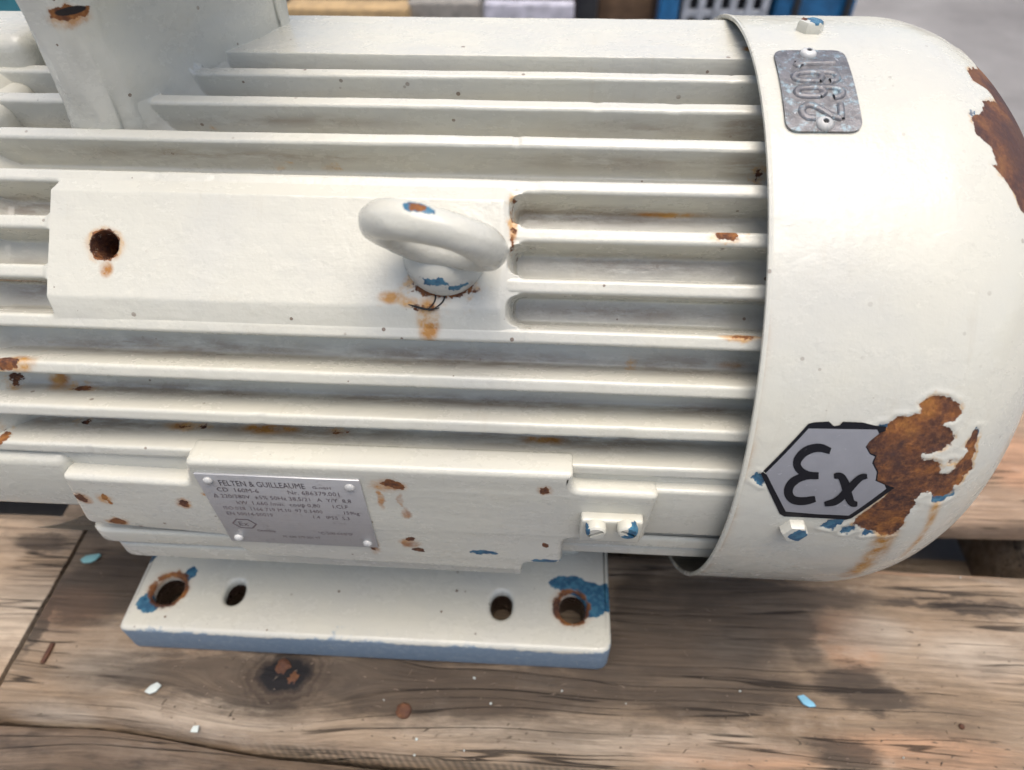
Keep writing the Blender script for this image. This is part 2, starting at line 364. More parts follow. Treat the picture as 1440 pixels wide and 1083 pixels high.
# ================================================================== PALLET
def wood(name, seed, tint=(.68, .63, .57), dark=(), pale=(), peach=(), darkness=.5, knots=(), sawn=False):
    g = G(name); p0 = g.obj(); off = g.v('ADD', p0, (seed*3.1, seed*1.7, seed*.9))
    warp = g.v('MULTIPLY', g.v('SUBTRACT', g.noise(g.v('MULTIPLY', off, (.6, 1, 1)), 1.3, 2, .5, color=True), (.5, .5, .5)), (.0, .13, .0))
    q = g.v('ADD', off, warp)
    if knots:                                          # the grain flows round a knot
        for kc, kr in knots:
            dv = g.v('SUBTRACT', p0, kc); l = g.v('LENGTH', g.v('MULTIPLY', dv, (.45, 1, 1)))
            push = g.m('MULTIPLY', g.ss(kr*4, 0, l), kr*1.6)
            sgn = g.m('MULTIPLY', g.m('TANH', g.m('MULTIPLY', g.v('DOT_PRODUCT', dv, (0, 1, 0)), 14)), push)
            cmb = g.nt.nodes.new('ShaderNodeCombineXYZ'); g.nt.links.new(sgn, cmb.inputs[1])
            q = g.v('SUBTRACT', q, cmb.outputs[0])
    st = g.v('MULTIPLY', q, (.9, 9, 9)); fine = g.v('MULTIPLY', q, (2.0, 62, 62)); hair = g.v('MULTIPLY', q, (5, 170, 170))
    a = g.noise(g.v('MULTIPLY', q, (.55, 1.5, 1.5)), 2.1, 5, .6)
    c = g.ramp(a, [(.28, (.26, .19, .13)), (.42, (.40, .305, .215)), (.55, (.50, .40, .30)), (.68, (.60, .46, .335)), (.8, (.50, .33, .21))])
    if peach:
        c = g.mix(g.m('MULTIPLY', g.ss(1.1, .5, g.blobs(g.v('ADD', p0, g.v('SCALE', warp, sc=.6)), peach)), .8), c, (.60, .375, .24))
    if pale:
        c = g.mix(g.m('MULTIPLY', g.ss(1.15, .3, g.blobs(g.v('ADD', p0, g.v('SCALE', warp, sc=.6)), pale)), .75), c, (.60, .54, .46))
    c = g.mix(g.m('MULTIPLY', g.ss(.36, .66, g.noise(st, 2.2, 6, .65)), .5), c, (.19, .145, .105))
    c = g.mix(g.m('MULTIPLY', g.ss(.46, .66, g.noise(fine, 1.0, 5, .7)), .42), c, (.10, .078, .06))
    c = g.mix(g.m('MULTIPLY', g.ss(.54, .72, g.noise(hair, 1.0, 3, .7)), .22), c, (.62, .55, .47))
    mo = g.noise(g.v('MULTIPLY', p0, (.75, 1.3, 1)), 4.2, 7, .68)
    c = g.mix(g.m('MULTIPLY', g.ss(.52, .68, mo), .45), c, (.20, .155, .115)); c = g.mix(g.m('MULTIPLY', g.ss(.48, .32, mo), .35), c, (.66, .575, .48))
    dn = g.noise(g.v('MULTIPLY', q, (.8, 2.4, 2.4)), 1.7, 7, .68)
    dm = g.m('MULTIPLY', g.ss(.50, .68, dn), darkness)
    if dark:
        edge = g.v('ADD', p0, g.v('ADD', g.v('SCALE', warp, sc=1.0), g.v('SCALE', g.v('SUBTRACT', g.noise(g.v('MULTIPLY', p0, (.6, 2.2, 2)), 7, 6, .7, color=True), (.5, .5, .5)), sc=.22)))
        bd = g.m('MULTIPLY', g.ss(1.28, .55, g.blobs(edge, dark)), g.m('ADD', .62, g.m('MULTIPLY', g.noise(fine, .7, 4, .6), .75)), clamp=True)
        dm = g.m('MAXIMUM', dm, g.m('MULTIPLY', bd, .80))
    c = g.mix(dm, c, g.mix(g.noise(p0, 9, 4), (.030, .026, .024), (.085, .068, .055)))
    for kc, kr in knots:
        dv = g.v('MULTIPLY', g.v('SUBTRACT', p0, kc), (.72, 1, .3)); l = g.m('ADD', g.v('LENGTH', dv), g.m('MULTIPLY', g.m('SUBTRACT', g.noise(p0, 11, 4, .7), .5), kr*1.1))
        rings = g.m('ADD', .55, g.m('MULTIPLY', g.m('SINE', g.m('MULTIPLY', l, 260)), .25))
        c = g.mix(g.m('MULTIPLY', g.ss(kr*2.4, kr*1.0, l), rings), c, (.05, .036, .027))
        c = g.mix(g.ss(kr*1.15, kr*.8, l), c, (.012, .011, .013))
    # drying cracks along the grain
    cr = g.m('ABSOLUTE', g.m('SUBTRACT', g.noise(g.v('MULTIPLY', q, (.22, 7, 7)), 1.9, 2, .5), .5))
    crm = g.m('MULTIPLY', g.ss(.014, .003, cr), g.ss(.42, .55, g.noise(off, 1.9, 3)))
    c = g.mix(g.m('MULTIPLY', crm, .85), c, (.03, .022, .016))
    c = g.mix(g.m('MULTIPLY', g.ss(.62, .78, g.noise(p0, 40, 5, .75)), .45), c, (.07, .055, .042))
    zz = g.v('DOT_PRODUCT', p0, (0, 0, 1)); xx = g.m('ADD', g.v('DOT_PRODUCT', p0, (1, .25, .35)), g.m('MULTIPLY', g.noise(p0, 5, 2), .03))
    saw = 0. if not sawn else g.m('MULTIPLY', g.m('MULTIPLY', g.ss(-.030, -.045, zz), g.ss(-1.75, -1.35, g.v('DOT_PRODUCT', p0, (1, 0, 0)))), g.m('ADD', .30, g.m('MULTIPLY', g.m('SINE', g.m('MULTIPLY', xx, 210)), .22)))
    c = g.mix(saw, c, (.07, .075, .06))
    c = g.mix(1.0, c, tint, 'MULTIPLY')
    h = g.m('ADD', g.noise(fine, 1.0, 5, .7), g.m('MULTIPLY', g.noise(st, 3, 5, .6), .8))
    h = g.m('SUBTRACT', h, g.m('MULTIPLY', crm, 1.5))
    h = g.m('ADD', h, g.m('MULTIPLY', g.noise(hair, 1, 3, .6), .4))
    return g.fin(c, .78, 0, g.bump(h, .75, .0018), spec=.3)

def wb(px, py, rx, ry, ang=0):
    P = on_wood(px, py); return ((P[0], P[1], 0), (rx*.0036, ry*.0039, .6))
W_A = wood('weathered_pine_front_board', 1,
           dark=[wb(135, 830, 80, 40), wb(180, 800, 60, 30), wb(330, 945, 190, 26), wb(620, 965, 260, 36), wb(880, 930, 90, 60), wb(980, 900, 110, 60), wb(1000, 970, 110, 34),  # stains, with the contact shadow round the foot painted in
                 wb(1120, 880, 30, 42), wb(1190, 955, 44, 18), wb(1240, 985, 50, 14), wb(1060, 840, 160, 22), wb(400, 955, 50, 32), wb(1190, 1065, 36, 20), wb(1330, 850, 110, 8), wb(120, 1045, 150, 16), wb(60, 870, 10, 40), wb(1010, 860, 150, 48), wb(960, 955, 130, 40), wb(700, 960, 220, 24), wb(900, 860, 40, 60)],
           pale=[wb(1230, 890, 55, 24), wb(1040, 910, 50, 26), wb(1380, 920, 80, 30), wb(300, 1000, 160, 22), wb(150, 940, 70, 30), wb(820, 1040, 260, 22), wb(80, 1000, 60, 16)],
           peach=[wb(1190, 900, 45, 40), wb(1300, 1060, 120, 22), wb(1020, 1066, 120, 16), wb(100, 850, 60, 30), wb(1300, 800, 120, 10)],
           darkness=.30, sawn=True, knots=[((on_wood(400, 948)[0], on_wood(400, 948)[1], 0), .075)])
W_A2 = wood('weathered_pine_left_board', 2, tint=(.90, .82, .72), dark=[wb(60, 760, 40, 12), wb(30, 985, 40, 10)], pale=[wb(30, 870, 90, 60)], darkness=.2)
W_B = wood('weathered_pine_middle_board', 3, tint=(.80, .70, .63), peach=[wb(1430, 650, 60, 60)], darkness=.3)
W_C = wood('weathered_pine_near_board', 4, tint=(.34, .31, .29), darkness=.8)  # dark tint: shadow on this lower board put into its colour
W_BEAR = wood('weathered_pine_bearer', 5, tint=(.7, .68, .66), darkness=.6)

pallet = bpy.data.objects.new('wooden_pallet', None); pallet.location = (0, 0, FLOOR)
link(pallet, None, 'weathered grey brown wooden pallet of rough boards under the motor', 'pallet')
PZ = -FLOOR/S
def plank(name, x0, x1, yf, yb, ztop, thick, mat, seed, relief=.006, nx=260, ny=54, wane=0):
    """board along X; yf / yb give the front and back edge as functions of x"""
    xs = np.linspace(x0, x1, nx); t = np.linspace(0, 1, ny)
    t = .5-.5*np.cos(t*math.pi)*(1-.0) if False else t
    X = np.repeat(xs[:, None], ny, 1)
    YF = np.array([yf(x) for x in xs]); YB = np.array([yb(x) for x in xs])
    Y = YF[:, None]+(YB-YF)[:, None]*t[None, :]
    Z = ztop + relief*(vnoise(X*1.3+seed*9, Y*9+seed, seed)*1.2 + vnoise(X*3+3, Y*28, seed+1)*.8 + vnoise(X*9, Y*60, seed+2)*.35)
    d = np.minimum(Y-YF[:, None], YB[:, None]-Y)
    Z -= .02*np.exp(-(d/.018)**2)
    if wane:
        dw = (Y-YF[:, None])/(wane*(.55+.9*np.clip(vnoise(X*.9+7, X*0+2, 31)+.5, 0, 1)))
        Z -= np.where(dw < 1, .075*(1-dw)**1.4, 0)
    # ring order round the section: bottom front, top row, bottom back
    bf = np.stack([X[:, 0], Y[:, 0]-.002, np.full(nx, ztop-thick)], -1)[:, None]
    bk = np.stack([X[:, -1], Y[:, -1]+.002, np.full(nx, ztop-thick)], -1)[:, None]
    mf = np.stack([X[:, 0], Y[:, 0]-.004-.006*vnoise(xs*40, xs*0, seed+5), np.full(nx, ztop-thick*.5)], -1)[:, None]
    P = np.concatenate([bf, mf, np.stack([X, Y, Z], -1), bk, bf], 1)
    nv = P.shape[1]; V = P.reshape(-1, 3)
    F = [tuple(int(k) for k in f[::-1]) for f in grid_faces(nx, nv)]
    F.append(tuple(range(nv-1))); F.append(tuple((nx-1)*nv+k for k in range(nv-2, -1, -1)))
    V = V + np.array([0, 0, PZ])
    bm = bmesh.new(); vs = [bm.verts.new(v) for v in V]
    for f in F:
        try: bm.faces.new([vs[i] for i in f])
        except ValueError: pass
    bmesh.ops.remove_doubles(bm, verts=bm.verts, dist=1e-6)
    for v in bm.verts: v.co -= Vector((0, 0, PZ))
    o = bm_obj(name, bm, mat, pallet, angle=50)
    o.location = (0, 0, -FLOOR)
    return o
XJ = on_wood(50, 870)[0]
front = lambda x: -1.368 + .075*float(sstep(-1.45, -2.3, x)) + .008*math.sin(x*3.1) + .035*float(sstep(-.2, 1.4, x))*0
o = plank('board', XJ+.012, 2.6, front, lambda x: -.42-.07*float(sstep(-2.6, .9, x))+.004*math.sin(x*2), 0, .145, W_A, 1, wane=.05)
o = plank('board', -5.2, XJ-.012, lambda x: -1.37, lambda x: -.40, -.004, .145, W_A2, 2, nx=120)
plank('board', -5.2, 2.6, lambda x: -.215+.008*math.sin(x*4), lambda x: .62, 0, .145, W_B, 3, nx=200, ny=40)
plank('board', -5.2, 2.6, lambda x: -2.25, lambda x: front(x)-.035-.02*math.sin(x*1.3+1), -.03, .145, W_C, 4, nx=200, ny=40)
plank('board', -5.2, 2.6, lambda x: .86, lambda x: 1.7, 0, .145, W_B, 6, nx=60, ny=24)
for bx in (-4.4, XJ, .15, 2.1):
    bm = bmesh.new(); box(bm, (bx-.28, -2.2, -.149-.50), (bx+.28, 1.66, -.149), .012)
    o = bm_obj('bearer', bm, W_BEAR, pallet); o.location = (0, 0, -FLOOR)
for k, yy in enumerate((-1.75, -.35, 1.2)):
    bm = bmesh.new(); box(bm, (-5.1, yy-.32, FLOOR/S+.004), (2.55, yy+.32, -.652), .012)
    o = bm_obj('base_board', bm, W_BEAR, pallet); o.location = (0, 0, -FLOOR)
# rusty nail heads in the boards
RUSTY = G('rusty_steel'); pos = RUSTY.obj(); rc, rn = rust_color(RUSTY, pos)
MAT_RUST = RUSTY.fin(RUSTY.mix(.20, RUSTY.mix(.6, rc, (.025, .016, .014)), (.17, .07, .04)), .8, .2, RUSTY.bump(rn, .5, .001))
for px, py, r in ((568, 1000, .030), (1352, 1022, .010)):
    P = on_wood(px, py)
    bm = bmesh.new(); lathe(bm, [(r, -.03), (r*1.02, .004), (r*.85, .012), (r*.3, .015)], (P[0], P[1], 0), (random.uniform(-.3, .3), random.uniform(-.3, .3), 1), 16)
    for v in bm.verts: v.co += Vector((random.uniform(-1, 1), random.uniform(-1, 1), random.uniform(-1, 1)))*r*.07
    o = bm_obj('nail_head', bm, MAT_RUST, pallet); o.location = (0, 0, -FLOOR)
for px, py, r in ((398, 938, .032), (413, 954, .028)):      # crumbling rusty stub of a bolt in the knot
    P = on_wood(px, py)
    bm = bmesh.new(); bmesh.ops.create_icosphere(bm, subdivisions=3, radius=r)
    for v in bm.verts:
        n_ = v.co.normalized(); v.co *= 1+.7*float(vnoise(n_.x*3+px, n_.y*3+n_.z*2+5, 61))+.25*float(vnoise(n_.x*9+px, n_.y*9+n_.z*7, 62)); v.co.z *= .6
        v.co += Vector((P[0], P[1], -.009))
    o = bm_obj('rust_lump', bm, MAT_RUST, pallet, angle=60); o.location = (0, 0, -FLOOR)
P = on_wood(68, 918); bm = bmesh.new(); box(bm, (P[0]-.010, P[1]-.045, -.01), (P[0]+.010, P[1]+.04, .010), .006)
o = bm_obj('staple', bm, MAT_RUST, pallet); o.location = (0, 0, -FLOOR)

# ================================================================== MOTOR
MOTOR = bpy.data.objects.new('electric_motor', None); MOTOR.location = (-1.2*S, 0, 0)
link(MOTOR, None, 'cream painted finned electric motor with rusty round fan cowl on wooden pallet', 'electric motor')

# ---- barrel and fins: one radial height field r(x, theta) cut into a barrel and single fins
PITCHD = 7.93
FINC = [10.2+PITCHD*k for k in range(-4, 10)]                       # -21.5 .. 81.6 degrees
RF, RT = .832, .943
NPX0, NPX1 = -1.86, -.632
xs = np.unique(np.round(np.concatenate([np.arange(-2.46, .16, .011), np.arange(-2.24, -1.9, .008), np.arange(-1.905, -1.80, .0035),
                                        np.arange(-1.745, -1.635, .004), np.arange(-.70, -.575, .0035)]), 4))
half = (1/1.17)*np.array([0, .004, .008, .012, .0155, .018, .020, .0215, .0225, .0232, .025, .027, .029, .0305, .0315, .033, .035, .037, .0395, .042, .047, .054])
CR0 = 86.4
th = list(np.arange(CR0-.3, CR0+1.6, .12))
for c in FINC + [89.5, 97.5, 105.4, 113.3, 121.2, 129.1]:
    a = np.degrees(half/RT); th += list(c+a)+list(c-a)
th += list(np.arange(32, 60, .3)) + list(np.arange(-34, 134, 1.1)) + list(np.arange(134, 330, 3.0)) + [-34.]
th = np.unique(np.round(np.array(th), 3)); th = th[(th >= -34)]
keep = [th[0]]
for t in th[1:]:
    if t-keep[-1] > .06: keep.append(t)
th = np.array(keep); th = np.append(th, 326.)
th = np.unique(th[th <= 326.])
TH, XX = np.meshgrid(th, xs)
def fin_h(s):
    """cast fin: half-round tip, drafted wall, fillet at the root (height as a share of the depth)"""
    s = np.asarray(s)*1.17; D = RT-RF; e = np.clip(s-.0100, 0, .0132)
    tip = D-(.0135-np.sqrt(np.maximum(.0135**2-e**2, 0)))
    wall = np.interp(s, [.0232, .0295, .0315, .034, .038, .042], [D-.0107, .014, .0075, .003, .0006, 0])
    return np.where(s < .0232, tip, wall)/D
Rr = np.full(TH.shape, RF)
fin_idx = np.zeros(TH.shape, int)
x_left = {k: -2.06 for k in range(len(FINC))}
for k, c in enumerate(FINC):
    wob = .0022*vnoise(XX*1.6+k*5, XX*0+k, 11)+.0006*vnoise(XX*11+k*3, XX*0+k, 17)
    dep = (RT-RF)*(1+.03*vnoise(XX*2, XX*0+k*3, 12)-.03*np.clip(vnoise(XX*19+k*7, XX*0+k*5, 18)-.36, 0, 1)/.14)
    s = np.abs(np.radians(TH-c)*RT + wob)
    f = fin_h(s)
    if k < 4: f = f*0
    Rr = np.maximum(Rr, RF+dep*f)
# flat topped pad along the crown, then plain fins round the back
zt = .947/np.maximum(np.sin(np.radians(np.clip(TH, 20, 160))), .2)
crown = sstep(CR0, CR0+1.0, TH)*(1-sstep(109.5, 110.5, TH))
Rr = np.maximum(Rr, RF+(np.minimum(zt, .985)-RF)*crown)
ridge = sstep(110.5, 111.2, TH)*(1-sstep(118, 119, TH))
Rr = np.maximum(Rr, RF+.135*ridge)
for k in range(9):
    c = 127+k*8; s = np.abs(np.radians(TH-c)*RT); Rr = np.maximum(Rr, RF+(RT-RF)*fin_h(s*.8))
# the turret's cast root flares into the fins
TPL = np.array([(-1.865, .36), (-1.86, -.29), (-1.83, -.352), (-1.74, -.362), (-1.70, -.330), (-1.575, -.13), (-1.44, .12), (-1.40, .21), (-1.46, .36)])
selj = np.where((th > 58) & (th < 116))[0]; seli = np.where((xs > -2.05) & (xs < -1.2))[0]
QX = XX[np.ix_(seli, selj)]; QT = TH[np.ix_(seli, selj)]; QY = -.95*np.cos(np.radians(QT)); dd = np.full(QX.shape, 9.); inn = np.zeros(QX.shape, bool)
for a_, b_ in zip(TPL, np.roll(TPL, -1, 0)):
    ab = b_-a_; w_ = np.stack([QX, QY], -1)-a_; t_ = np.clip((w_@ab)/(ab@ab), 0, 1); dd = np.minimum(dd, np.linalg.norm(w_-t_[..., None]*ab, axis=-1))
    inn ^= ((a_[1] > QY) != (b_[1] > QY)) & (QX < a_[0]+(QY-a_[1])/(b_[1]-a_[1]+1e-15)*ab[0])
fil = np.where(inn, np.clip(1-dd/.03, 0, 1), np.clip(1-dd/.085, 0, 1)**2.4)*sstep(66.8, 71, QT)
Rr[np.ix_(seli, selj)] = np.maximum(Rr[np.ix_(seli, selj)], RF+(1.0-RF)*fil)
# eyebolt pad
T0, TA, TB = 46.4, 38.2, 54.8
dpl = .956*math.cos(math.radians(8.3))
rp = dpl/np.cos(np.radians(TH-T0))
rp = np.where(TH > TB, np.interp(TH, [TB, 57.75], [.956, .9405]), rp); rp = np.where(TH < TA, np.interp(TH, [34.1, TA], [.9405, .956]), rp)
# rounded slot corners where the fins run into the pad
cen = np.array(FINC); dist = np.min(np.abs(TH[..., None]-cen[None, None]), -1)*math.pi/180*RT - .026
rcn = .030
ext = np.where(dist < rcn, rcn-np.sqrt(np.maximum(rcn**2-np.clip(rcn-dist, 0, rcn)**2, 0)), 0)
mR = 1-sstep(-.013, .010, XX-(NPX1+ext)); 
cut = .028*np.clip((TH-TB)/4, 0, 1)+.012*np.clip((TA-TH)/4, 0, 1)
mL = sstep(-.006, .014, XX-(NPX0+cut))
rp = rp+(.9402-rp)*sstep(NPX1-.030, NPX1+.004, XX)*(np.abs(TH-T0) < 20)
inpad = (TH >= 34.1) & (TH <= 57.75)
Rr = np.where(inpad, np.maximum(Rr, Rr+(rp-Rr)*mR*mL), Rr)
# tapped hole in the pad
PX = np.stack([XX, -Rr*np.cos(np.radians(TH)), Rr*np.sin(np.radians(TH))], -1)
hd = np.sqrt((XX-pad_hole[0])**2+((TH-R2D(math.atan2(pad_hole[2], -pad_hole[1])))*math.pi/180*.945)**2)
Rr = Rr-.22*(1-sstep(.0335, .0375, hd))
# the drive-end ring the fins run into
ring = 1-sstep(-2.17, -2.035, XX)
Rr = np.where(TH > 3, np.maximum(Rr, RF+(.945-RF)*ring), Rr)
Rr = Rr + .0014*vnoise(XX*12, TH*.2, 13)+.0007*vnoise(XX*34, TH*.55, 14)
PX = np.stack([XX, -Rr*np.cos(np.radians(TH)), Rr*np.sin(np.radians(TH))], -1)
# normals of the whole casting, shared by every piece cut from it
du = np.gradient(PX, axis=0); dv = np.gradient(PX, axis=1)
NN = np.cross(dv, du); NN /= np.linalg.norm(NN, axis=-1, keepdims=True)
outw = np.stack([XX*0, -np.cos(np.radians(TH)), np.sin(np.radians(TH))], -1)
if np.mean((NN*outw).sum(-1)) < 0: NN = -NN
def field(bl, soft=False):
    out = np.full(TH.shape, -9. if not soft else 0.)
    for c_, r_ in bl:
        d_ = np.linalg.norm((PX-np.array(c_))/np.array(r_), axis=-1)
        out = np.maximum(out, np.clip((1-d_)*1.7, 0, 1) if soft else (1-d_)*min(r_)*.9)
    return out
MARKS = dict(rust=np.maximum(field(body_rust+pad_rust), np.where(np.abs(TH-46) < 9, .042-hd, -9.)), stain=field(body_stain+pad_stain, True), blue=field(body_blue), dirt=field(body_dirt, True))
def cut_piece(name, i0, i1, j0, j1, parent=None, **kw):
    V = PX[i0:i1, j0:j1].reshape(-1, 3); N_ = NN[i0:i1, j0:j1].reshape(-1, 3)
    o = mesh_obj(name, V, grid_faces(i1-i0, j1-j0), MAT_BODY, parent or MOTOR, normals=N_, **kw)
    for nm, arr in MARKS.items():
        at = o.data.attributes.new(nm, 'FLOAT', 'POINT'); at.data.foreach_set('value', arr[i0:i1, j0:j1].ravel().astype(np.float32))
    return o
jj = lambda a: int(np.argmin(np.abs(th-a)))
nX = len(xs)
bounds = [jj(FINC[0]-PITCHD/2)]+[jj(c+PITCHD/2) for c in FINC]
cut_piece('barrel', 0, nX, 0, bounds[0]+1)
ipA = int(np.argmin(np.abs(xs-(NPX0-.03)))); ipB = int(np.argmin(np.abs(xs-(NPX1+.055))))
j_lo, j_hi = jj(34.13-PITCHD/2), jj(57.78+PITCHD/2)
cut_piece('barrel', 0, nX, bounds[0], bounds[4]+1)
for k, c in enumerate(FINC):
    if 33 < c < 59 or k < 4:
        continue
    cut_piece('fin', 0, nX, bounds[k], bounds[k+1]+1)
pad = cut_piece('lifting_pad', ipA, ipB+1, j_lo, j_hi+1, label='flat cast pad carrying the lifting eye')
for k, c in enumerate(FINC):
    if 33 < c < 59:
        a, b = bounds[k], bounds[k+1]+1
        cut_piece('fin', 0, ipA+1, a, b, label='short fin left of the lifting pad'); cut_piece('fin', ipB, nX, a, b, label='short fin beside the fan cowl')
cut_piece('crown_rib', 0, nX, bounds[-1], jj(122.9)+1, label='broad flat rib along the top of the barrel')
cut_piece('rear_casing', 0, nX, jj(122.9), len(th))

# ---- drive end shield (mostly out of the picture)
bm = bmesh.new()
lathe(bm, [(.60, -.4), (.82, -.36), (.84, -.30), (.84, -.03), (.82, 0)], (-2.44, 0, 0), (1, 0, 0), 64)
lathe(bm, [(.18, -.75), (.22, -.72), (.25, -.4), (.55, -.38), (.60, -.36)], (-2.44, 0, 0), (1, 0, 0), 48)
bm_obj('end_shield', bm, MAT_PLAIN, MOTOR)
bm = bmesh.new(); box(bm, (-2.6, -.945, -.125), (-1.93, -.6, .135), .035, 4)
bm_obj('flange_side', bm, MAT_PLAIN, MOTOR)
# lug on the end shield, behind the turret
bm = bmesh.new(); box(bm, (-2.42, -.14, .75), (-2.045, .12, 1.012), .045, 4); bm_obj('end_shield_lug', bm, MAT_PLAIN, MOTOR)
bm = bmesh.new(); box(bm, (-2.30, -.34, .75), (-2.07, -.12, .895), .04, 4); bm_obj('end_shield_gusset', bm, MAT_PLAIN, MOTOR)

# ---- side pad with the name plate
YP = -.97
zx = lambda px, py: tuple(on_plane(px, py, 1, YP)[[0, 2]])
outl = [(-1.540, .186), (-.450, .192), (-.450, .118), (-.205, .116), (-.222, -.128), (-.462, -.135), (-.462, -.285), (-.585, -.29), (-.590, -.345), (-1.50, -.325),
        (-1.545, -.205), (-1.60, -.20), (-1.985, -.168), (-1.945, .088), (-1.565, .078)]
outl = round_poly(outl, [.02, .01, .03, .02, .02, .03, .02, .03, .015, .05, .01, .01, .035, .015, .02], 4)
curve_solid('side_pad', [outl], .09, .017, MAT_NPAD, MOTOR, lambda u, v, w: (u, YP+.045-w, v), 4)
# the lower lip of the pad and the ribs below it
bm = bmesh.new(); box(bm, (-1.99, -.918, -.13), (.125, -.62, .15), .012, 3); bm_obj('side_wall', bm, MAT_NPAD, MOTOR)
bm = bmesh.new(); box(bm, (-.24, -.950, -.112), (.128, -.70, .112), .012, 3); bm_obj('side_step', bm, MAT_NPAD, MOTOR)
for k, (x0, x1, y, z0, z1) in enumerate(((-.60, .12, -.925, -.235, -.175), (-.60, .12, -.895, -.335, -.275), (-2.035, -1.40, -.952, -.312, -.235), (-2.01, -.592, -.935, -.432, -.345))):
    ol = round_poly([(x0, y), (x1, y), (x1, -.6), (x0+.1, -.6)], [.07, .01, .01, .01], 6)
    curve_solid('lower_rib', [ol], z1-z0, .014, MAT_PLAIN, MOTOR, lambda u, v, w, zc=(z0+z1)/2: (u, v, zc+w), 3)
bm = bmesh.new(); box(bm, (-2.02, -.60, -.88), (-.36, -.4, -.30), .03, 3); bm_obj('foot_web', bm, MAT_PLAIN, MOTOR)

# ---- foot
FT, FB = -.87, -H+.003
hx = [(-2.042, -.838, .058, .060), (-1.766, -.836, .040, .052), (-.677, -.832, .044, .058), (-.392, -.826, .052, .062)]
def slot(cx, cy, rx, ry, n=32):
    return [(cx+rx*math.cos(2*math.pi*k/n), cy+ry*math.copysign(abs(math.sin(2*math.pi*k/n))**.8, math.sin(2*math.pi*k/n))) for k in range(n)][::-1]
f_rust = [((hx[0][0]+.004, hx[0][1], FT), (.080, .082, .022)), ((hx[3][0]-.006, hx[3][1]-.003, FT), (.076, .078, .022))]
f_blue = [((hx[0][0]+.062, hx[0][1]+.075, FT), (.026, .03, .04)), ((hx[0][0]-.05, hx[0][1]-.06, FT), (.05, .045, .04)), ((hx[3][0]+.06, hx[3][1]+.035, FT), (.085, .075, .04)),
          ((hx[3][0]-.02, hx[3][1]+.10, FT), (.075, .035, .04)), ((-.262, -.78, FT), (.05, .06, .04)), ((-2.18, -.68, FT), (.03, .05, .05))]
f_stain = [((hx[0][0], hx[0][1], FT), (.10, .10, .06)), ((hx[3][0], hx[3][1], FT), (.10, .10, .06))]
MAT_FOOT = paint('cream_over_blue_paint_foot', f_rust, f_stain, f_blue, specks=.9, peel=.35, lower_blue=-.888)
ol = round_poly([(-2.178, -1.012), (-.243, -1.004), (-.243, -.36), (-2.18, -.36)], [.03, .055, .01, .01], 6)
curve_solid('foot', [ol]+[slot(*h) for h in hx], FT-FB, .02, MAT_FOOT, MOTOR, lambda u, v, w: (u, v, (FT+FB)/2+w), 4, label='foot flange with four bolt holes, blue front edge')
ol2 = [(x, -y) for x, y in ol][::-1]
curve_solid('foot', [ol2], FT-FB, .02, MAT_FOOT, MOTOR, lambda u, v, w: (u, v, (FT+FB)/2+w), 2, label='rear foot flange')
bm = bmesh.new(); box(bm, (-2.02, .5, -.88), (-.36, .80, -.30), .03, 3); bm_obj('foot_web', bm, MAT_PLAIN, MOTOR)

# ---- turret and terminal box
def turret_ring(z):
    fl = .04*max(0, (1.02-z)/.2)**2 if z < 1.02 else 0
    up = .03*max(0, z-1.0)
    pl = [(-1.875-up-fl, .36), (-1.87-up-fl, -.30), (-1.835-up, -.368), (-1.735, -.378), (-1.685, -.330), (-1.56+fl*.7, -.13), (-1.425+fl*.6, .12), (-1.385+fl*.6, .21), (-1.45, .36)]
    return round_poly(pl, [.1, .1, .07, .07, .07, .15, .07, .06, .06], 6)
zs = list(np.arange(.78, 1.42, .02))
rings = [turret_ring(z) for z in zs]; n = len(rings[0])
V = [(x+.016*float(vnoise(k*.35+3, z*9, 51))+.007*float(vnoise(k*.9, z*22, 52)), y+.012*float(vnoise(k*.4+9, z*8, 53)), z) for z, r_ in zip(zs, rings) for k, (x, y) in enumerate(r_)]
F = [(i*n+k, i*n+(k+1) % n, (i+1)*n+(k+1) % n, (i+1)*n+k) for i in range(len(zs)-1) for k in range(n)]
tr = on_plane(92, 24, 1, -.39)
MAT_TUR = paint('cream_paint_turret', [((tr[0]+.0, -.375, tr[2]), (.050, .06, .015)), ((tr[0]+.05, -.375, tr[2]+.010), (.04, .05, .008))], [((tr[0], -.39, tr[2]-.01), (.075, .08, .035))], specks=.9, peel=.35, holes=[((tr[0]+.008, -.375, tr[2]+.003), (.042, .05, .010))])
tur = mesh_obj('terminal_turret', V, F, MAT_TUR, MOTOR)
bm = bmesh.new(); box(bm, (-1.96, -.43, 1.40), (-1.30, .50, 1.75), .04, 3); bm_obj('terminal_box', bm, MAT_PLAIN, MOTOR)

# ---- fan cowl
X1, RHO, RY = .42, .46, .50
pu = list(np.arange(0, X1, .0075)); prof = [(x, 1.) for x in pu]
for a in np.linspace(0, math.pi/2, 64): prof.append((X1+RHO*math.sin(a), 1-RY+RY*math.cos(a)))
prof = np.array(prof); seg = np.r_[0, np.cumsum(np.hypot(*np.diff(prof, axis=0).T))]
def cowl_hit(px, py):
    C, d = ray(px, py); ts = np.linspace(1.0, 3.6, 5200); P = C+ts[:, None]*d
    rr = np.interp(P[:, 0], prof[:, 0], prof[:, 1], left=1, right=-3)
    gap = np.hypot(P[:, 1], P[:, 2])-rr
    k = np.argmax(gap < 0) if (gap < 0).any() else int(np.argmin(gap))
    Q = P[k]; return float(np.interp(Q[0], prof[:, 0], seg)), math.degrees(math.atan2(Q[2], -Q[1]))
def cowl_pt(u, t, off=0.):
    x = np.interp(u, seg, prof[:, 0]); r = np.interp(u, seg, prof[:, 1])+off; a = np.radians(t)
    return np.stack([x, -r*np.cos(a), r*np.sin(a)], -1)
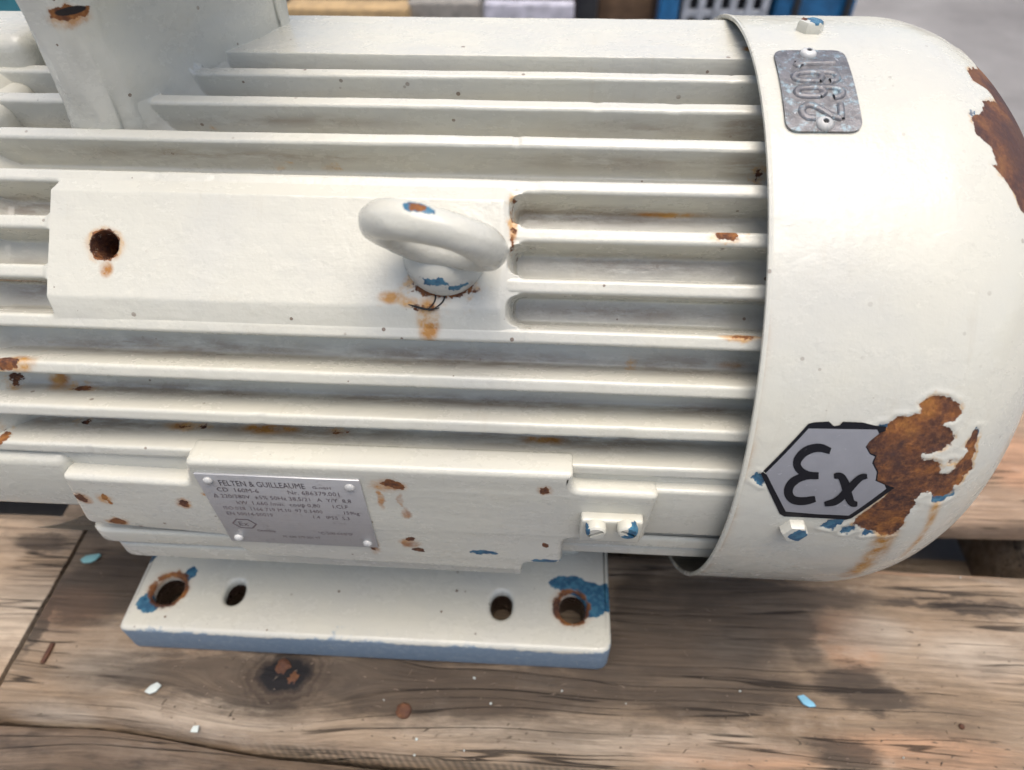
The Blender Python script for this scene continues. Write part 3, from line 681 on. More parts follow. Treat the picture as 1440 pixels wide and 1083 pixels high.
tc = np.concatenate([np.arange(-45, 118, .36), np.arange(118, 315.1, 3)]); tc[-1] = 315
U, T = np.meshgrid(seg, tc, indexing='ij')
dx = np.interp(U, seg, prof[:, 0]); dr = np.interp(U, seg, prof[:, 1])
dent = .0022*vnoise(U*3.1, T*.06, 21)+.0016*vnoise(U*9, T*.16, 22)+.0010*vnoise(U*24, T*.4, 23)*np.exp(-U/.15)
dent *= ((T > -44) & (T < 117))
A = np.radians(T)
zm3 = lambda X, Y: (960+X/3, Y/3)                     # readings from two enlargements of the photograph
zm4 = lambda X, Y: (1040+X/4, 540+Y/4)
def sdf(poly):
    P = np.array(poly); Q = np.stack([U, np.radians(T)], -1); best = np.full(U.shape, 9.); ins = np.zeros(U.shape, bool)
    for a, b in zip(P, np.roll(P, -1, 0)):
        ab = b-a; w = Q-a; t_ = np.clip((w@ab)/max(ab@ab, 1e-12), 0, 1)
        best = np.minimum(best, np.linalg.norm(w-t_[..., None]*ab, axis=-1))
        cnd = ((a[1] > Q[..., 1]) != (b[1] > Q[..., 1]))
        xi = a[0]+(Q[..., 1]-a[1])/(b[1]-a[1]+1e-15)*ab[0]
        ins ^= cnd & (Q[..., 0] < xi)
    return np.where(ins, best, -best)
def ut(pts, f): return [(lambda h: (h[0], math.radians(h[1])))(cowl_hit(*f(*q))) for q in pts]
main = [(830, 250), (850, 215), (880, 185), (950, 185), (1015, 165), (1030, 140), (1008, 118), (1060, 80), (1100, 62), (1180, 75), (1235, 110), (1248, 160), (1225, 195), (1180, 215),
        (1140, 230), (1190, 250), (1213, 295), (1195, 340), (1140, 370), (1075, 388), (1030, 395), (1025, 430), (1090, 432), (1130, 440), (1130, 510), (1170, 510), (1225, 470), (1215, 460),
        (1260, 415), (1285, 380), (1265, 355), (1290, 315), (1320, 260), (1345, 250), (1335, 310), (1325, 350), (1325, 400), (1310, 420), (1305, 480), (1250, 530), (1245, 560), (1210, 575),
        (1205, 600), (1170, 630), (1085, 635), (1080, 600), (1040, 610), (980, 655), (995, 680), (945, 735), (915, 800), (870, 845), (800, 850), (740, 830), (690, 815), (640, 790), (650, 760),
        (720, 710), (800, 650), (870, 585), (700, 585), (700, 250)]
edge = [(1175, 215), (1215, 250), (1245, 285), (1200, 295), (1225, 340), (1290, 380), (1325, 430), (1270, 425), (1265, 470), (1215, 490), (1240, 570), (1300, 620), (1330, 700),
        (1300, 690), (1345, 740), (1400, 820), (1425, 890)]
eu = ut(edge, zm3)
eu = eu + [(eu[-1][0]+.22, eu[-1][1]-.05), (eu[len(eu)//2][0]+.33, eu[len(eu)//2][1]), (eu[0][0]+.25, eu[0][1]+.1)]
rust_a = np.maximum(sdf(ut(main, zm4)), sdf(eu))
rust_a = np.maximum(rust_a, sdf(ut([(1172, 440), (1190, 425), (1215, 430), (1200, 448)], zm4)))
blue_a = np.full(U.shape, -9.)
for bp in ([(1085, 620), (1082, 660), (1120, 672), (1205, 625), (1212, 570), (1150, 600)], [(450, 805), (500, 768), (620, 755), (550, 800), (520, 822)], [(566, 840), (580, 808), (660, 795), (655, 820), (600, 845)],
           [(690, 855), (700, 815), (800, 840), (730, 848)], [(62, 530), (100, 498), (150, 520), (125, 570)], [(770, 300), (790, 225), (850, 225), (830, 290)], [(1315, 300), (1330, 245), (1352, 245), (1340, 300)]):
    blue_a = np.maximum(blue_a, sdf(ut(bp, zm4)))
blue_a = np.maximum(blue_a, sdf(ut([(1205, 480), (1225, 470), (1245, 485), (1215, 492)], zm3)))
def streak(pts, w0, w1):
    P = np.array(ut(pts, zm4)); Q = np.stack([U, np.radians(T)], -1); best = np.full(U.shape, 9.)
    for k, (a, b) in enumerate(zip(P, P[1:])):
        ab = b-a; w = Q-a; t_ = np.clip((w@ab)/(ab@ab), 0, 1); wd = w0+(w1-w0)*(k+t_)/(len(P)-1)
        best = np.minimum(best, np.linalg.norm(w-t_[..., None]*ab, axis=-1)/wd)
    return np.clip(1-best, 0, 1)
stain_a = np.maximum(streak([(840, 840), (800, 900), (740, 990), (620, 1078)], .05, .05), .75*streak([(1110, 670), (1070, 780), (1010, 870), (910, 970)], .028, .02))
stain_a = np.maximum(stain_a, .5*np.exp(-U/.012)*(np.abs(T+2) < 42)*np.clip(vnoise(U*3, T*.2, 41)*2+.6, 0, 1))
lossa = np.maximum(rust_a, blue_a)
dent = dent-.0035*sstep(-.003, .004, lossa)+.0022*np.exp(-((lossa+.009)/.006)**2)
CV = np.stack([dx, -(dr+dent)*np.cos(A), (dr+dent)*np.sin(A)], -1)
MAT_COWL = paint('cream_paint_fan_cowl', specks=.35, peel=.26, attrs=True)
nu, nt_ = U.shape
cowl = mesh_obj('fan_cowl', CV.reshape(-1, 3), grid_faces(nu, nt_)[:, ::-1].copy(), MAT_COWL, MOTOR, label='round cream fan cowl with flaked rust patches')
for nm, arr in (('rust', rust_a), ('blue', blue_a), ('stain', stain_a)):
    at = cowl.data.attributes.new(nm, 'FLOAT', 'POINT'); at.data.foreach_set('value', arr.ravel().astype(np.float32))
# rolled rim and the inside of the sheet
bm = bmesh.new()
lathe(bm, [(1.0015, .002), (1.003, -.004), (1.001, -.009), (.993, -.010), (.988, -.004)], (0, 0, 0), (1, 0, 0), 160, cap=False)
bm_obj('cowl_rim', bm, MAT_PLAIN, cowl)
bm = bmesh.new()
lathe(bm, [(.9878, -.004), (.986, .05), (.984, .42), (.94, .62)], (0, 0, 0), (1, 0, 0), 120, cap=False)
bm_obj('cowl_lining', bm, solid('cowl_inside_dull_paint', (.20, .19, .17), .7), cowl)
bm = bmesh.new()
lathe(bm, [(.50, .876), (.46, .884), (.2, .886), (.02, .886)], (0, 0, 0), (1, 0, 0), 64)
bm_obj('cowl_end', bm, MAT_PLAIN, cowl)
bm = bmesh.new(); lathe(bm, [(.86, 0), (.5, .05), (.1, .06)], (.13, 0, 0), (1, 0, 0), 64)
bm_obj('bearing_cover', bm, solid('dark_dusty_casting', (.06, .055, .05), .9), MOTOR)

def dirn(t): a = math.radians(t); return Vector((0, -math.cos(a), math.sin(a)))
MAT_CHIP = paint('chipped_paint_bolt', blue=[((.186, .03, 1.03), (.018, .03, .03)), ((.186, -1.03, .035), (.026, .03, .026))], rust=[((.160, .04, 1.03), (.010, .02, .02))], specks=.8, peel=.3)
for px, py in ((1138, 43), (1115, 741)):
    u, t = cowl_hit(px, py); c = cowl_pt(u, t); d = dirn(t)
    bm = bmesh.new(); lathe(bm, [(.038, -.004), (.037, .020), (.033, .027), (.015, .028)], c, d, 6)
    bm_obj('bolt', bm, MAT_CHIP, cowl, angle=25)

# ---- Ex sticker (peeling where the rust has lifted the paint)
def patch(name, poly_px, off, mat, parent, f=zm4, step=.02, ut_poly=None):
    P = ut_poly or ut(poly_px, f)
    P = np.array(P); out = []
    for a, b in zip(P, np.roll(P, -1, 0)):
        n = max(1, int(np.linalg.norm(b-a)/step))
        for k in range(n): out.append(a+(b-a)*k/n)
    nb = len(out); lo, hi = P.min(0), P.max(0)
    pts = [Vector(q) for q in out]
    for x in np.arange(lo[0], hi[0], step):
        for y in np.arange(lo[1], hi[1], step):
            ins = False
            for a, b in zip(P, np.roll(P, -1, 0)):
                if (a[1] > y) != (b[1] > y) and x < a[0]+(y-a[1])/(b[1]-a[1])*(b[0]-a[0]): ins = not ins
            if ins: pts.append(Vector((x, y)))
    vo, eo, fo, *_ = delaunay_2d_cdt(pts, [(k, (k+1) % nb) for k in range(nb)], [list(range(nb))], 1, 1e-6)
    V = np.array([cowl_pt(q[0], math.degrees(q[1]), off) for q in vo])
    return mesh_obj(name, V, [tuple(f_) for f_ in fo], mat, parent)
def ribbon(pts, w):
    """outline of a stroke of width w (same pixels as pts) along a smoothed path"""
    P = np.array(pts, float)
    for _ in range(2):
        Q = [P[0]]
        for a, b in zip(P, P[1:]): Q += [a*.75+b*.25, a*.25+b*.75]
        Q.append(P[-1]); P = np.array(Q)
    t = np.gradient(P, axis=0); t /= np.linalg.norm(t, axis=1, keepdims=True); nrm = np.stack([-t[:, 1], t[:, 0]], 1)
    W = np.array([w]*len(P)) if np.isscalar(w) else np.interp(np.linspace(0, 1, len(P)), np.linspace(0, 1, len(w)), w)
    return [tuple(q) for q in P+nrm*W[:, None]/2]+[tuple(q) for q in (P-nrm*W[:, None]/2)[::-1]]
g = G('grey_sticker_foil'); pos = g.obj(); n1 = g.noise(pos, 20, 5, .6)
MAT_STG = g.fin(g.mix(g.ss(.62, .75, g.noise(pos, 60, 4, .7)), g.mix(n1, (.235, .235, .25), (.30, .30, .315)), (.42, .42, .44)), .42, .25, g.bump(n1, .1, .001))
g = G('black_sticker_ink'); pos = g.obj()
MAT_STK = g.fin(g.mix(g.ss(.66, .74, g.noise(pos, 45, 4, .7)), (.008, .008, .011), (.06, .06, .065)), .45, spec=.2)
outer = [(118, 500), (385, 222), (420, 213), (500, 209), (530, 235), (560, 230), (580, 210), (690, 214), (760, 232), (822, 236), (820, 262), (790, 272), (730, 318), (712, 350), (735, 385), (770, 400), (752, 440),
         (778, 490), (772, 540), (825, 565), (870, 580), (720, 690), (628, 752), (600, 760), (440, 750), (250, 742), (225, 728)]
inner = [(146, 495), (385, 247), (770, 253), (782, 276), (728, 318), (706, 350), (728, 390), (758, 405), (742, 440), (768, 490), (762, 540), (812, 562), (822, 585), (612, 735), (435, 727), (258, 712)]
stk = patch('warning_sticker', outer, .0022, MAT_STK, cowl)
stk['label'] = 'grey and black hexagonal Ex sticker, torn at its right'
patch('sticker_face', inner, .0034, MAT_STG, stk)
for rb in (ribbon([(508, 372), (440, 348), (360, 372), (314, 432), (330, 478), (380, 508), (442, 510)], [34, 46, 50, 46, 42, 40, 38]),
           ribbon([(442, 511), (360, 510), (290, 545), (266, 600), (290, 645), (350, 656), (424, 640)], [36, 40, 48, 50, 46, 44, 32])):
    patch('letter', rb, .0044, MAT_STK, stk, step=.012)
for k, rb in enumerate((ribbon([(528, 512), (566, 508), (590, 550), (606, 620), (628, 668), (660, 668)], [26, 38, 50, 50, 38, 22]),
                        ribbon([(714, 512), (675, 516), (610, 585), (545, 655), (475, 668)], [26, 36, 44, 40, 24]))):
    patch('letter', rb, .0046+.0006*k, MAT_STK, stk, step=.012)

# ---- stamped number plate
g = G('tarnished_plate'); pos = g.obj(); n1 = g.noise(pos, 30, 6, .7)
c = g.mix(g.ss(.35, .65, n1), (.13, .125, .125), (.21, .20, .20)); c = g.mix(g.m('MULTIPLY', g.ss(.50, .66, g.noise(pos, 38, 6, .75)), .75), c, (.30, .42, .46))
c = g.mix(g.m('MULTIPLY', g.ss(.62, .7, g.noise(pos, 110, 4, .7)), .6), c, (.70, .72, .72))
MAT_TAG = g.fin(c, .42, .55, g.bump(g.noise(pos, 110, 5, .7), .45, .0009))
zt3 = lambda X, Y: (1060+X/7.73, 60+Y/7.73)
cor = ut([(195, 112), (960, 112), (1180, 990), (345, 985)], zt3)
rp_ = [np.array(q) for q in round_poly(cor, .035, 6)]
plate = patch('number_plate', None, .0075, MAT_TAG, cowl, step=.02, ut_poly=[tuple(q) for q in rp_])
plate['label'] = 'small tarnished metal plate stamped 2991'
# thin edge of the plate
rim_v = [cowl_pt(q[0], math.degrees(q[1]), .0075) for q in rp_]+[cowl_pt(q[0], math.degrees(q[1]), .0) for q in rp_]; n = len(rp_)
mesh_obj('plate_edge', rim_v, [(k, (k+1) % n, n+(k+1) % n, n+k) for k in range(n)], MAT_TAG, plate, smooth=False)
def ridge_stroke(name, pts, w, mat, parent, f, base):
    P = np.array(pts, float)
    for _ in range(2):
        Q = [P[0]]
        for a, b in zip(P, P[1:]): Q += [a*.75+b*.25, a*.25+b*.75]
        Q.append(P[-1]); P = np.array(Q)
    Pu = np.array(ut([tuple(q) for q in P], f))
    t = np.gradient(Pu, axis=0); t /= np.linalg.norm(t, axis=1, keepdims=True); nr = np.stack([-t[:, 1], t[:, 0]], 1)
    V = []; K = 7
    for q, nn in zip(Pu, nr):
        for a in np.linspace(-1, 1, K):
            qq = q+nn*a*w; V.append(cowl_pt(qq[0], math.degrees(qq[1]), base-.001+.0078*math.sqrt(max(0, 1-a*a))))
    m_ = len(Pu); F = [(i*K+k, i*K+k+1, (i+1)*K+k+1, (i+1)*K+k) for i in range(m_-1) for k in range(K-1)]
    return mesh_obj(name, V, F, mat, parent)
for dg_ in ([[(655, 848), (560, 845), (500, 780), (530, 712), (620, 705), (740, 765), (840, 828), (935, 850)], [(935, 855), (935, 770), (925, 690)]],
            [[(700, 610), (500, 612), (442, 570), (485, 520), (700, 515), (900, 518), (955, 560), (935, 612), (855, 625)], [(700, 612), (765, 565), (700, 515)]],
            [[(690, 445), (480, 447), (412, 405), (460, 358), (680, 352), (850, 352), (900, 395), (885, 442), (815, 452)], [(690, 447), (735, 400), (690, 355)]],
            [[(440, 262), (650, 258), (865, 252)], [(440, 262), (470, 285), (500, 292)]]):
    for st_ in dg_: ridge_stroke('digit', st_, .0105, MAT_TAG, plate, zt3, .0075)
MAT_RIV = solid('white_painted_rivet', (.50, .49, .46), .3, 0, .1)
MAT_BLACK = solid('dark_hole', (.012, .011, .010), .8)
for X, Y in ((580, 155), (755, 910)):
    u, t = cowl_hit(*zt3(X, Y)); c = cowl_pt(u, t, .0075); d = dirn(t)
    bm = bmesh.new(); lathe(bm, [(.0215, 0), (.0205, .005), (.016, .010), (.0075, .0125), (.0065, .006), (.001, .005)], c, d, 24)
    rv = bm_obj('rivet', bm, MAT_RIV, plate)
    bm = bmesh.new(); lathe(bm, [(.0066, .006), (.005, .0112), (.0005, .0114)], c, d, 16); bm_obj('rivet_bore', bm, MAT_BLACK, plate)

# ---- rating plate on the side pad
g = G('rating_plate_metal'); pos = g.obj(); n1 = g.noise(g.v('MULTIPLY', pos, (2, 1, 30)), 6, 4, .6)
c = g.mix(n1, (.42, .42, .42), (.52, .515, .51)); c = g.mix(g.m('MULTIPLY', g.ss(.55, .75, g.noise(pos, 30, 5, .7)), .35), c, (.22, .19, .18))
MAT_NP = g.fin(c, .40, .45, g.bump(g.noise(pos, 60, 3), .08, .001))
NPL = (-1.526, -1.048, -.222, .139)       # x0, x1, z0, z1
bm = bmesh.new(); box(bm, (NPL[0], YP-.007, NPL[2]), (NPL[1], YP+.002, NPL[3]), .0025, 2)
npl = bm_obj('rating_plate', bm, MAT_NP, MOTOR, label='grey metal rating plate with four rivets')
for x, z in ((NPL[0]+.035, NPL[3]-.028), (NPL[1]-.032, NPL[3]-.032), (NPL[0]+.032, NPL[2]+.026), (NPL[1]-.030, NPL[2]+.026)):
    bm = bmesh.new(); lathe(bm, [(.0150, 0), (.0145, .004), (.011, .008), (.005, .010), (.001, .0105)], (x, YP-.007, z), (0, -1, 0), 20)
    bm_obj('rivet', bm, MAT_RIV, npl)
MAT_INK = solid('dark_plate_print', (.10, .085, .09), .6)
MAT_INK2 = solid('faded_plate_print', (.17, .135, .135), .6)
def text(s, x, z, size, mat, parent, stretch=1.0):
    cu = bpy.data.curves.new('t', 'FONT'); cu.body = s; cu.size = size; cu.resolution_u = 2
    o = bpy.data.objects.new('t', cu); col.objects.link(o)
    me = bpy.data.meshes.new_from_object(o.evaluated_get(bpy.context.evaluated_depsgraph_get()))
    bpy.data.objects.remove(o); bpy.data.curves.remove(cu)
    V = [(x+v.co.x*stretch, YP-.0078, z+v.co.y) for v in me.vertices]; F = [tuple(p_.vertices) for p_ in me.polygons]
    bpy.data.meshes.remove(me)
    return mesh_obj('lettering', V, F, mat, parent, smooth=False)
x0, z1 = NPL[0], NPL[3]
text('FELTEN & GUILLEAUME', x0+.062, z1-.050, .037, MAT_INK, npl, .66)
text('G-mbH', x0+.335, z1-.047, .018, MAT_INK2, npl)
for s_, xo, zo, sz in (('CD  160M-6', .045, .080, .028), ('Nr. 686379.001', .255, .080, .028), ('\u0394 220/380V  \u00b15% 50Hz 38,5/21', .025, .112, .026), ('A  Y/Y  8,8', .335, .112, .026),
                   ('kW', .085, .143, .026), ('1.660 /min.  cos\u03c6 0,80', .13, .143, .026), ('I.Cl.F', .375, .143, .026), ('ISO.038  1166 719 M.10  97 0.3400', .035, .174, .024), ('159kg', .40, .174, .024),
                   ('EN 50014-50019', .035, .204, .024), ('1.4   IP55  S.3', .30, .204, .024), ('Germany', .105, .293, .018), ('\u00b0C-500 644MF', .30, .293, .021), ('M. 686 379 001 97', .18, .322, .018)):
    text(s_, x0+xo, z1-zo, sz, MAT_INK2, npl, .88)
hexc = (x0+.075, z1-.252)
bm = bmesh.new(); A_ = [bm.verts.new((hexc[0]+.040*math.cos(k*math.pi/3), YP-.0078, hexc[1]+.030*math.sin(k*math.pi/3))) for k in range(6)]
B_ = [bm.verts.new((hexc[0]+.034*math.cos(k*math.pi/3), YP-.0078, hexc[1]+.025*math.sin(k*math.pi/3))) for k in range(6)]
for k in range(6): bm.faces.new((A_[k], A_[(k+1) % 6], B_[(k+1) % 6], B_[k]))
bm_obj('hexagon_mark', bm, MAT_INK2, npl, smooth=False)
text('Ex', hexc[0]-.020, hexc[1]-.011, .032, MAT_INK2, npl)

# ---- earthing block with two slotted screws
bm = bmesh.new(); box(bm, (-.418, -1.0, -.088), (-.240, -.96, .024), .008, 3)
blk = bm_obj('earthing_block', bm, MAT_PLAIN, MOTOR)
sb = lambda px, py, a, b: (on_plane(px, py, 1, -1.03), (a, .03, b))
MAT_SCR = paint('chipped_paint_screw', blue=[sb(890, 748, .014, .03), sb(880, 757, .022, .016), sb(825, 750, .007, .03)], specks=.2, peel=.2)
for px, py, ang in ((838, 749, 32), (883, 749, -28)):
    P = on_plane(px, py, 1, -1.025)
    bm = bmesh.new(); a = math.radians(ang)
    lathe(bm, [(.030, 0), (.031, .016), (.029, .026), (.024, .031)], (P[0], -1.0, P[2]), (0, -1, 0), 28, cap=False)
    q = Vector((math.cos(a), 0, math.sin(a))); w = Vector((-math.sin(a), 0, math.cos(a)))
    c0 = Vector((P[0], -1.0, P[2]))
    # slotted head: two half discs with a groove between
    for sgn in (-1, 1):
        pts = [c0+Vector((0, -.031, 0))+(q*.024*math.cos(b)+w*sgn*max(.0062, .024*math.sin(b))) for b in np.linspace(.19, math.pi-.19, 12)]
        f0 = [bm.verts.new(p_) for p_ in pts]; bm.faces.new(f0)
        g0 = [bm.verts.new(p_) for p_ in (pts[0], pts[-1], pts[-1]+Vector((0, .012, 0)), pts[0]+Vector((0, .012, 0)))]; bm.faces.new(g0)
    fl = [bm.verts.new(c0+Vector((0, -.020, 0))+q*a1*.026+w*b1*.006) for a1, b1 in ((-1, -1), (1, -1), (1, 1), (-1, 1))]; bm.faces.new(fl)
    bm_obj('screw', bm, MAT_SCR, blk, angle=30)

# ---- lifting eye
n46 = dirn(T0); eb = on_cyl(618, 392, .935)
ebt = R2D(math.atan2(eb[2], -eb[1])); 
eb = on_cyl(626, 357, .948); base = Vector(eb)
ax = dirn(46.4)
tx = Vector((1, 0, 0)); ty = ax.cross(tx).normalized()
ra = math.radians(-11); tdir = (tx*math.cos(ra)+ty*math.sin(ra)).normalized()
if tdir.z > 0: tdir = (tx*math.cos(-ra)+ty*math.sin(-ra)).normalized()
up = ax
ring_c = base+ax*.182
eb_rust = [(tuple(base+ax*.01-Vector((0, 0, .07))), (.075, .03, .022))]
MJ, MI = .131, .041
nrm_ = tdir.cross(up).normalized()
def torus_hit(px, py):
    C, d = ray(px, py); d = d/np.linalg.norm(d)
    t_ = 1.0
    for _ in range(200):
        q = Vector(C+d*t_)-ring_c; h_ = q.dot(nrm_); rr = (q-nrm_*h_).length
        t_ += max(1e-5, (math.hypot(rr-MJ, h_)-MI)*.8)
        if t_ > 3: break
    return C+d*t_
eb_blue = [(tuple(base+ax*.035+Vector((-.012, -.052, -.052))), (.034, .022, .018)), (tuple(base+ax*.028+Vector((.030, -.054, -.058))), (.036, .018, .010))] + [(torus_hit(px_, py_), (.014, .013, .013)) for px_, py_ in ((578, 290), (590, 292), (602, 295))]
eb_rust += [(torus_hit(px_, py_), (.010, .009, .009)) for px_, py_ in ((584, 291), (594, 293))]
MAT_EYE = paint('cream_paint_lifting_eye', eb_rust, [(tuple(base+ax*.02-Vector((0, .02, .06))), (.10, .05, .05))], eb_blue, specks=.3, peel=.35)
bm = bmesh.new()
lathe(bm, [(.106, -.02), (.107, .010), (.100, .024), (.092, .036), (.078, .050), (.054, .062), (.026, .068), (.004, .070)], base, ax, 40)
eye = bm_obj('lifting_eye', bm, MAT_EYE, MOTOR, label='cream eyebolt with chipped blue paint')
V = []; NS, NT = 96, 36
for i in range(NS):
    a = 2*math.pi*i/NS; rad = tdir*math.cos(a)+up*math.sin(a); nrm = tdir.cross(up).normalized()
    for k in range(NT):
        b = 2*math.pi*k/NT; k2 = 1+.05*math.sin(3*a+1)+.07*float(vnoise(a*2.2+5, b*1.1+3, 71))+.035*float(vnoise(a*7, b*3+1, 72))+.03*math.exp(-(min(b % math.pi, math.pi-b % math.pi)/.12)**2)
        V.append(tuple(ring_c+rad*(MJ+MI*k2*math.cos(b))+nrm*MI*1.02*k2*math.sin(b)))
F = [(i*NT+k, ((i+1) % NS)*NT+k, ((i+1) % NS)*NT+(k+1) % NT, i*NT+(k+1) % NT) for i in range(NS) for k in range(NT)]
mesh_obj('eye_ring', V, F, MAT_EYE, eye)

for crk, w_ in (([(612, 410), (613, 420), (608, 430), (599, 436)], [2.6, 2.4, 1.6, .8]), ([(626, 411), (625, 422), (616, 431), (602, 438)], [2.2, 2.4, 1.6, .6]), ([(574, 428), (590, 433), (604, 436), (618, 433)], [.8, 3.2, 2.6, .8])):
    rb_ = ribbon(crk, w_); Vp = []
    for px_, py_ in rb_:
        C, d = ray(px_, py_); nv_ = np.array(dirn(T0)); Vp.append(C+d*((dpl+.0015-C@nv_)/(d@nv_)))
    n_ = len(Vp)//2; mesh_obj('paint_crack', Vp, [(k_, k_+1, 2*n_-2-k_, 2*n_-1-k_) for k_ in range(n_-1)], MAT_BLACK, pad)

# ================================================================== loose paint flakes and chips on the boards
MAT_TEAL = solid('teal_paint_flake', (.24, .47, .45), .5); MAT_LB = solid('light_blue_paint_flake', (.16, .38, .50), .5); MAT_WH = solid('white_paint_flake', (.50, .54, .50), .5)
def flake(px, py, shape, mat, label, lift=.006, th_=.006):
    P = on_wood(px, py); n_ = len(shape)
    bm = bmesh.new()
    top = [bm.verts.new((x*.0031, -y*.0034, lift+th_+.012*math.hypot(x, y)*.0031*8)) for x, y in shape]
    bot = [bm.verts.new(v.co-Vector((0, 0, th_))) for v in top]
    bm.faces.new(top); bm.faces.new(bot[::-1])
    for k in range(n_): bm.faces.new((top[k], bot[k], bot[(k+1) % n_], top[(k+1) % n_]))
    o = bm_obj('paint_flake', bm, mat, None, smooth=False, label=label, cat='paint flake')
    o.location = (P[0]*S, P[1]*S, 0); return o
flake(129, 787, [(-13, 3), (-8, -3), (0, -5), (10, -7), (13, -5), (9, 2), (2, 6), (-8, 7)], MAT_TEAL, 'teal leaf shaped paint flake on the dark board left of the foot')
flake(217, 970, [(-9, 4), (-5, -3), (2, -7), (9, -4), (5, 3), (-2, 6)], MAT_WH, 'whitish curled paint flake on board below the foot corner')
flake(275, 1027, [(-4, 3), (-3, -3), (4, -4), (5, 3)], MAT_WH, 'tiny white paint chip near the split board edge')
flake(1133, 988, [(-10, -5), (-2, -7), (8, 1), (10, 5), (2, 6), (-5, 3)], MAT_LB, 'light blue paint flake on the dark patch under the fan cowl')
crumbs = [(540, 985), (667, 954), (690, 990), (586, 1040), (790, 972), (880, 990), (1040, 972), (1270, 1066), (653, 1056), (583, 1063), (1350, 813)]
for k, (px, py) in enumerate(crumbs):
    P = on_wood(px, py); bm = bmesh.new(); bmesh.ops.create_icosphere(bm, subdivisions=1, radius=random.uniform(.0032, .0062))
    for v in bm.verts: v.co *= random.uniform(.6, 1.3)
    o = bm_obj('paint_crumb', bm, MAT_WH, None, smooth=False, label='tiny white paint crumb lying on the front board', cat='crumb', group='white paint crumbs on the front board')
    o.location = (P[0]*S, P[1]*S, .0007)

gv, gf = [], []
for k in range(420):                                    # sawdust, splinters and grit lying in the grain of the front board
    x_ = rng.uniform(-2.5, 1.6); y_ = rng.uniform(-1.36, -1.02) if rng.random() < .6 else rng.uniform(-1.3, -.55)
    if -2.22 < x_ < -.2 and y_ > -1.03: continue
    ln, wd = rng.uniform(.004, .020)*(1 if rng.random() < .35 else .4), rng.uniform(.0015, .004); an = rng.normal(0, .5); i0 = len(gv)
    ca, sa = math.cos(an), math.sin(an)
    for a_, b_, c_ in ((-ln, -wd, 0), (ln, -wd*.4, 0), (ln*.3, wd, 0), (0, 0, wd*1.6)): gv.append((x_+a_*ca-b_*sa, y_+a_*sa+b_*ca, .001+c_))
    gf += [(i0, i0+1, i0+3), (i0+1, i0+2, i0+3), (i0+2, i0, i0+3)]
mesh_obj('wood_grit', gv, gf, solid('brown_grit', (.16, .12, .085), .8, var=.6), None, smooth=False, label='fine splinters and grit scattered on the front board', kind='stuff')

# ================================================================== things standing on the floor behind (out of focus)
def W(px, py, Y):
    """point on the upright plane y = Y metres seen at that pixel, in metres"""
    P = (on_plane(px, py, 1, Y/S)+np.array([0, 0, H]))*S; return P
m_tan = solid('raw_yellow_timber', (.36, .24, .11), .7, 0, .2, 20); m_grey = solid('grey_card', (.22, .20, .17), .7); m_lil = solid('white_carton', (.42, .40, .44), .6)
m_dark = solid('dark_brown_backing', (.045, .028, .022), .6); m_blk = solid('black_steel', (.018, .018, .02), .5); m_brown = solid('brown_cardboard', (.13, .075, .04), .8)
m_blue = solid('blue_enamel_steel', (.015, .115, .26), .4); m_lg = solid('light_grey_plastic', (.36, .37, .39), .5); m_teal = solid('teal_enamel_steel', (.04, .20, .24), .5)
def bg_box(name, px0, px1, ytop, Y, depth, mat, label, cat, bev=.004):
    A0 = W(px0, ytop, Y); B0 = W(px1, ytop, Y)
    bm = bmesh.new(); box(bm, (A0[0], Y, FLOOR), (B0[0], Y+depth, A0[2]), bev)
    return bm_obj(name, bm, mat, None, scale=1, label=label, cat=cat)
bg_box('timber_block', 396, 572, 12, 1.02, .06, m_tan, 'yellow raw timber block standing behind the motor', 'timber')
bg_box('carton', 572, 674, 4, 1.05, .2, m_grey, 'grey cardboard carton between timber block and white carton', 'carton')
bg_box('carton', 680, 808, 6, 1.00, .03, m_lil, 'white carton standing behind the motor', 'carton')
bg_box('steel_post', 815, 845, -60, 1.06, .05, m_blk, 'black steel post beside the white carton', 'post')
bg_box('carton', 848, 925, -60, 1.10, .2, m_brown, 'brown cardboard carton beside the black post', 'carton')
bg_box('steel_post', 938, 966, -60, 1.02, .05, m_blue, 'narrow blue steel post beside the grey crate', 'post')
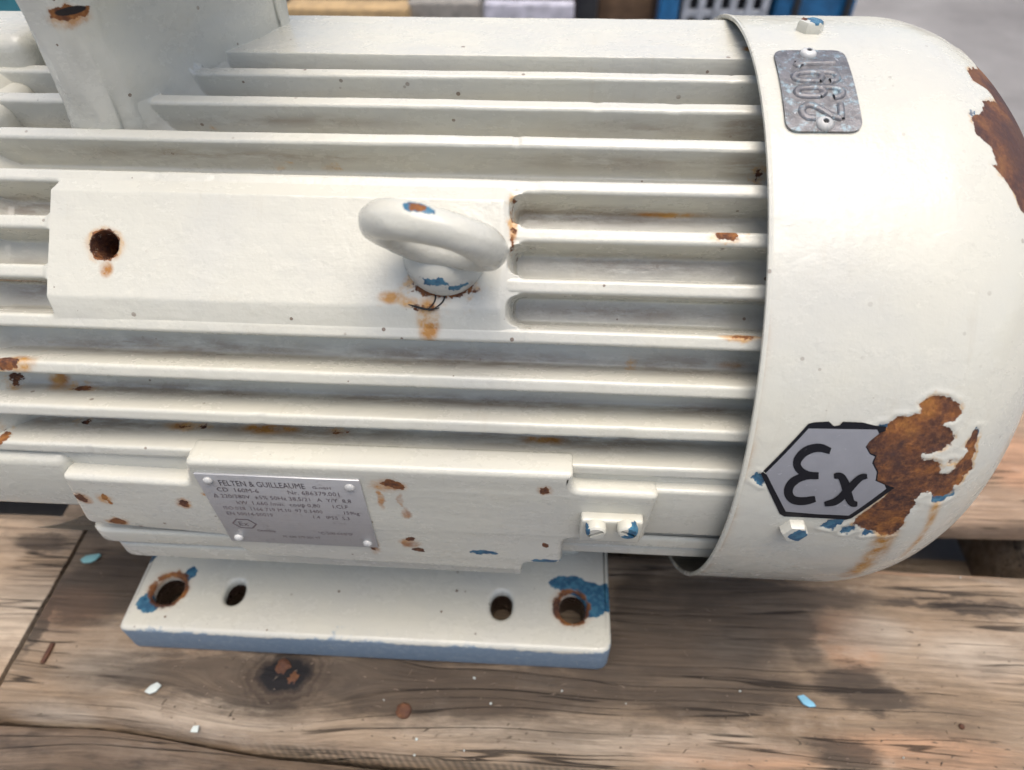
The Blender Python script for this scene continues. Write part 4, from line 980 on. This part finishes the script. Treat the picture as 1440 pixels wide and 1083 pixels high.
bg_box('dark_backdrop', 380, 945, -90, 1.40, .3, m_dark, 'added dark brown cabinet behind the cartons', 'backdrop')  # plain block added as a dark ground behind the cartons
# grey crate with open slots
A0 = W(972, -70, 1.04); B0 = W(1100, -70, 1.04); crate = bpy.data.objects.new('plastic_crate', None); crate.location = ((A0[0]+B0[0])/2, 1.04, FLOOR)
link(crate, None, 'light grey plastic crate with square openings behind the fan cowl', 'crate')
wdt = B0[0]-A0[0]; hgt = A0[2]-FLOOR
def cpart(nm, lo, hi, mat):
    bm = bmesh.new(); box(bm, lo, hi, .002); return bm_obj(nm, bm, mat, crate, scale=1)
cpart('core', (-wdt/2+.01, .018, .002), (wdt/2-.01, .25, hgt-.01), m_blk)
for k in range(6):
    x = -wdt/2+k*(wdt-.012)/5; cpart('slat', (x, 0, .002), (x+.013, .014, hgt), m_lg)
for k in range(int(hgt/.034)+1):
    cpart('slat', (-wdt/2, .003, .002+k*.034), (wdt/2, .011, .016+k*.034), m_lg)
# blue rack base
A0 = W(1113, -70, 1.04); B0 = W(1232, -70, 1.04); rack = bpy.data.objects.new('steel_rack', None); rack.location = ((A0[0]+B0[0])/2, 1.04, FLOOR)
link(rack, None, 'blue enamelled steel rack with black straps behind the fan cowl', 'rack')
wdt = B0[0]-A0[0]
def rpart(nm, lo, hi, mat):
    bm = bmesh.new(); box(bm, lo, hi, .003); return bm_obj(nm, bm, mat, rack, scale=1)
rpart('panel', (-wdt/2, .01, .002), (wdt/2, .20, A0[2]-FLOOR), m_blue)
rpart('strap', (-wdt/2+.028, -.004, .002), (-wdt/2+.040, .008, A0[2]-FLOOR), m_blk)
rpart('strap', (wdt/2-.022, -.004, .002), (wdt/2-.010, .008, A0[2]-FLOOR), m_blk)
A0 = W(-60, 45, .9); bm = bmesh.new(); box(bm, (A0[0]-.2, .9, FLOOR), (W(14, 45, .9)[0], 1.05, .35), .004)
bm_obj('storage_bin', bm, m_teal, None, scale=1, label='teal steel bin behind the terminal turret', cat='bin')
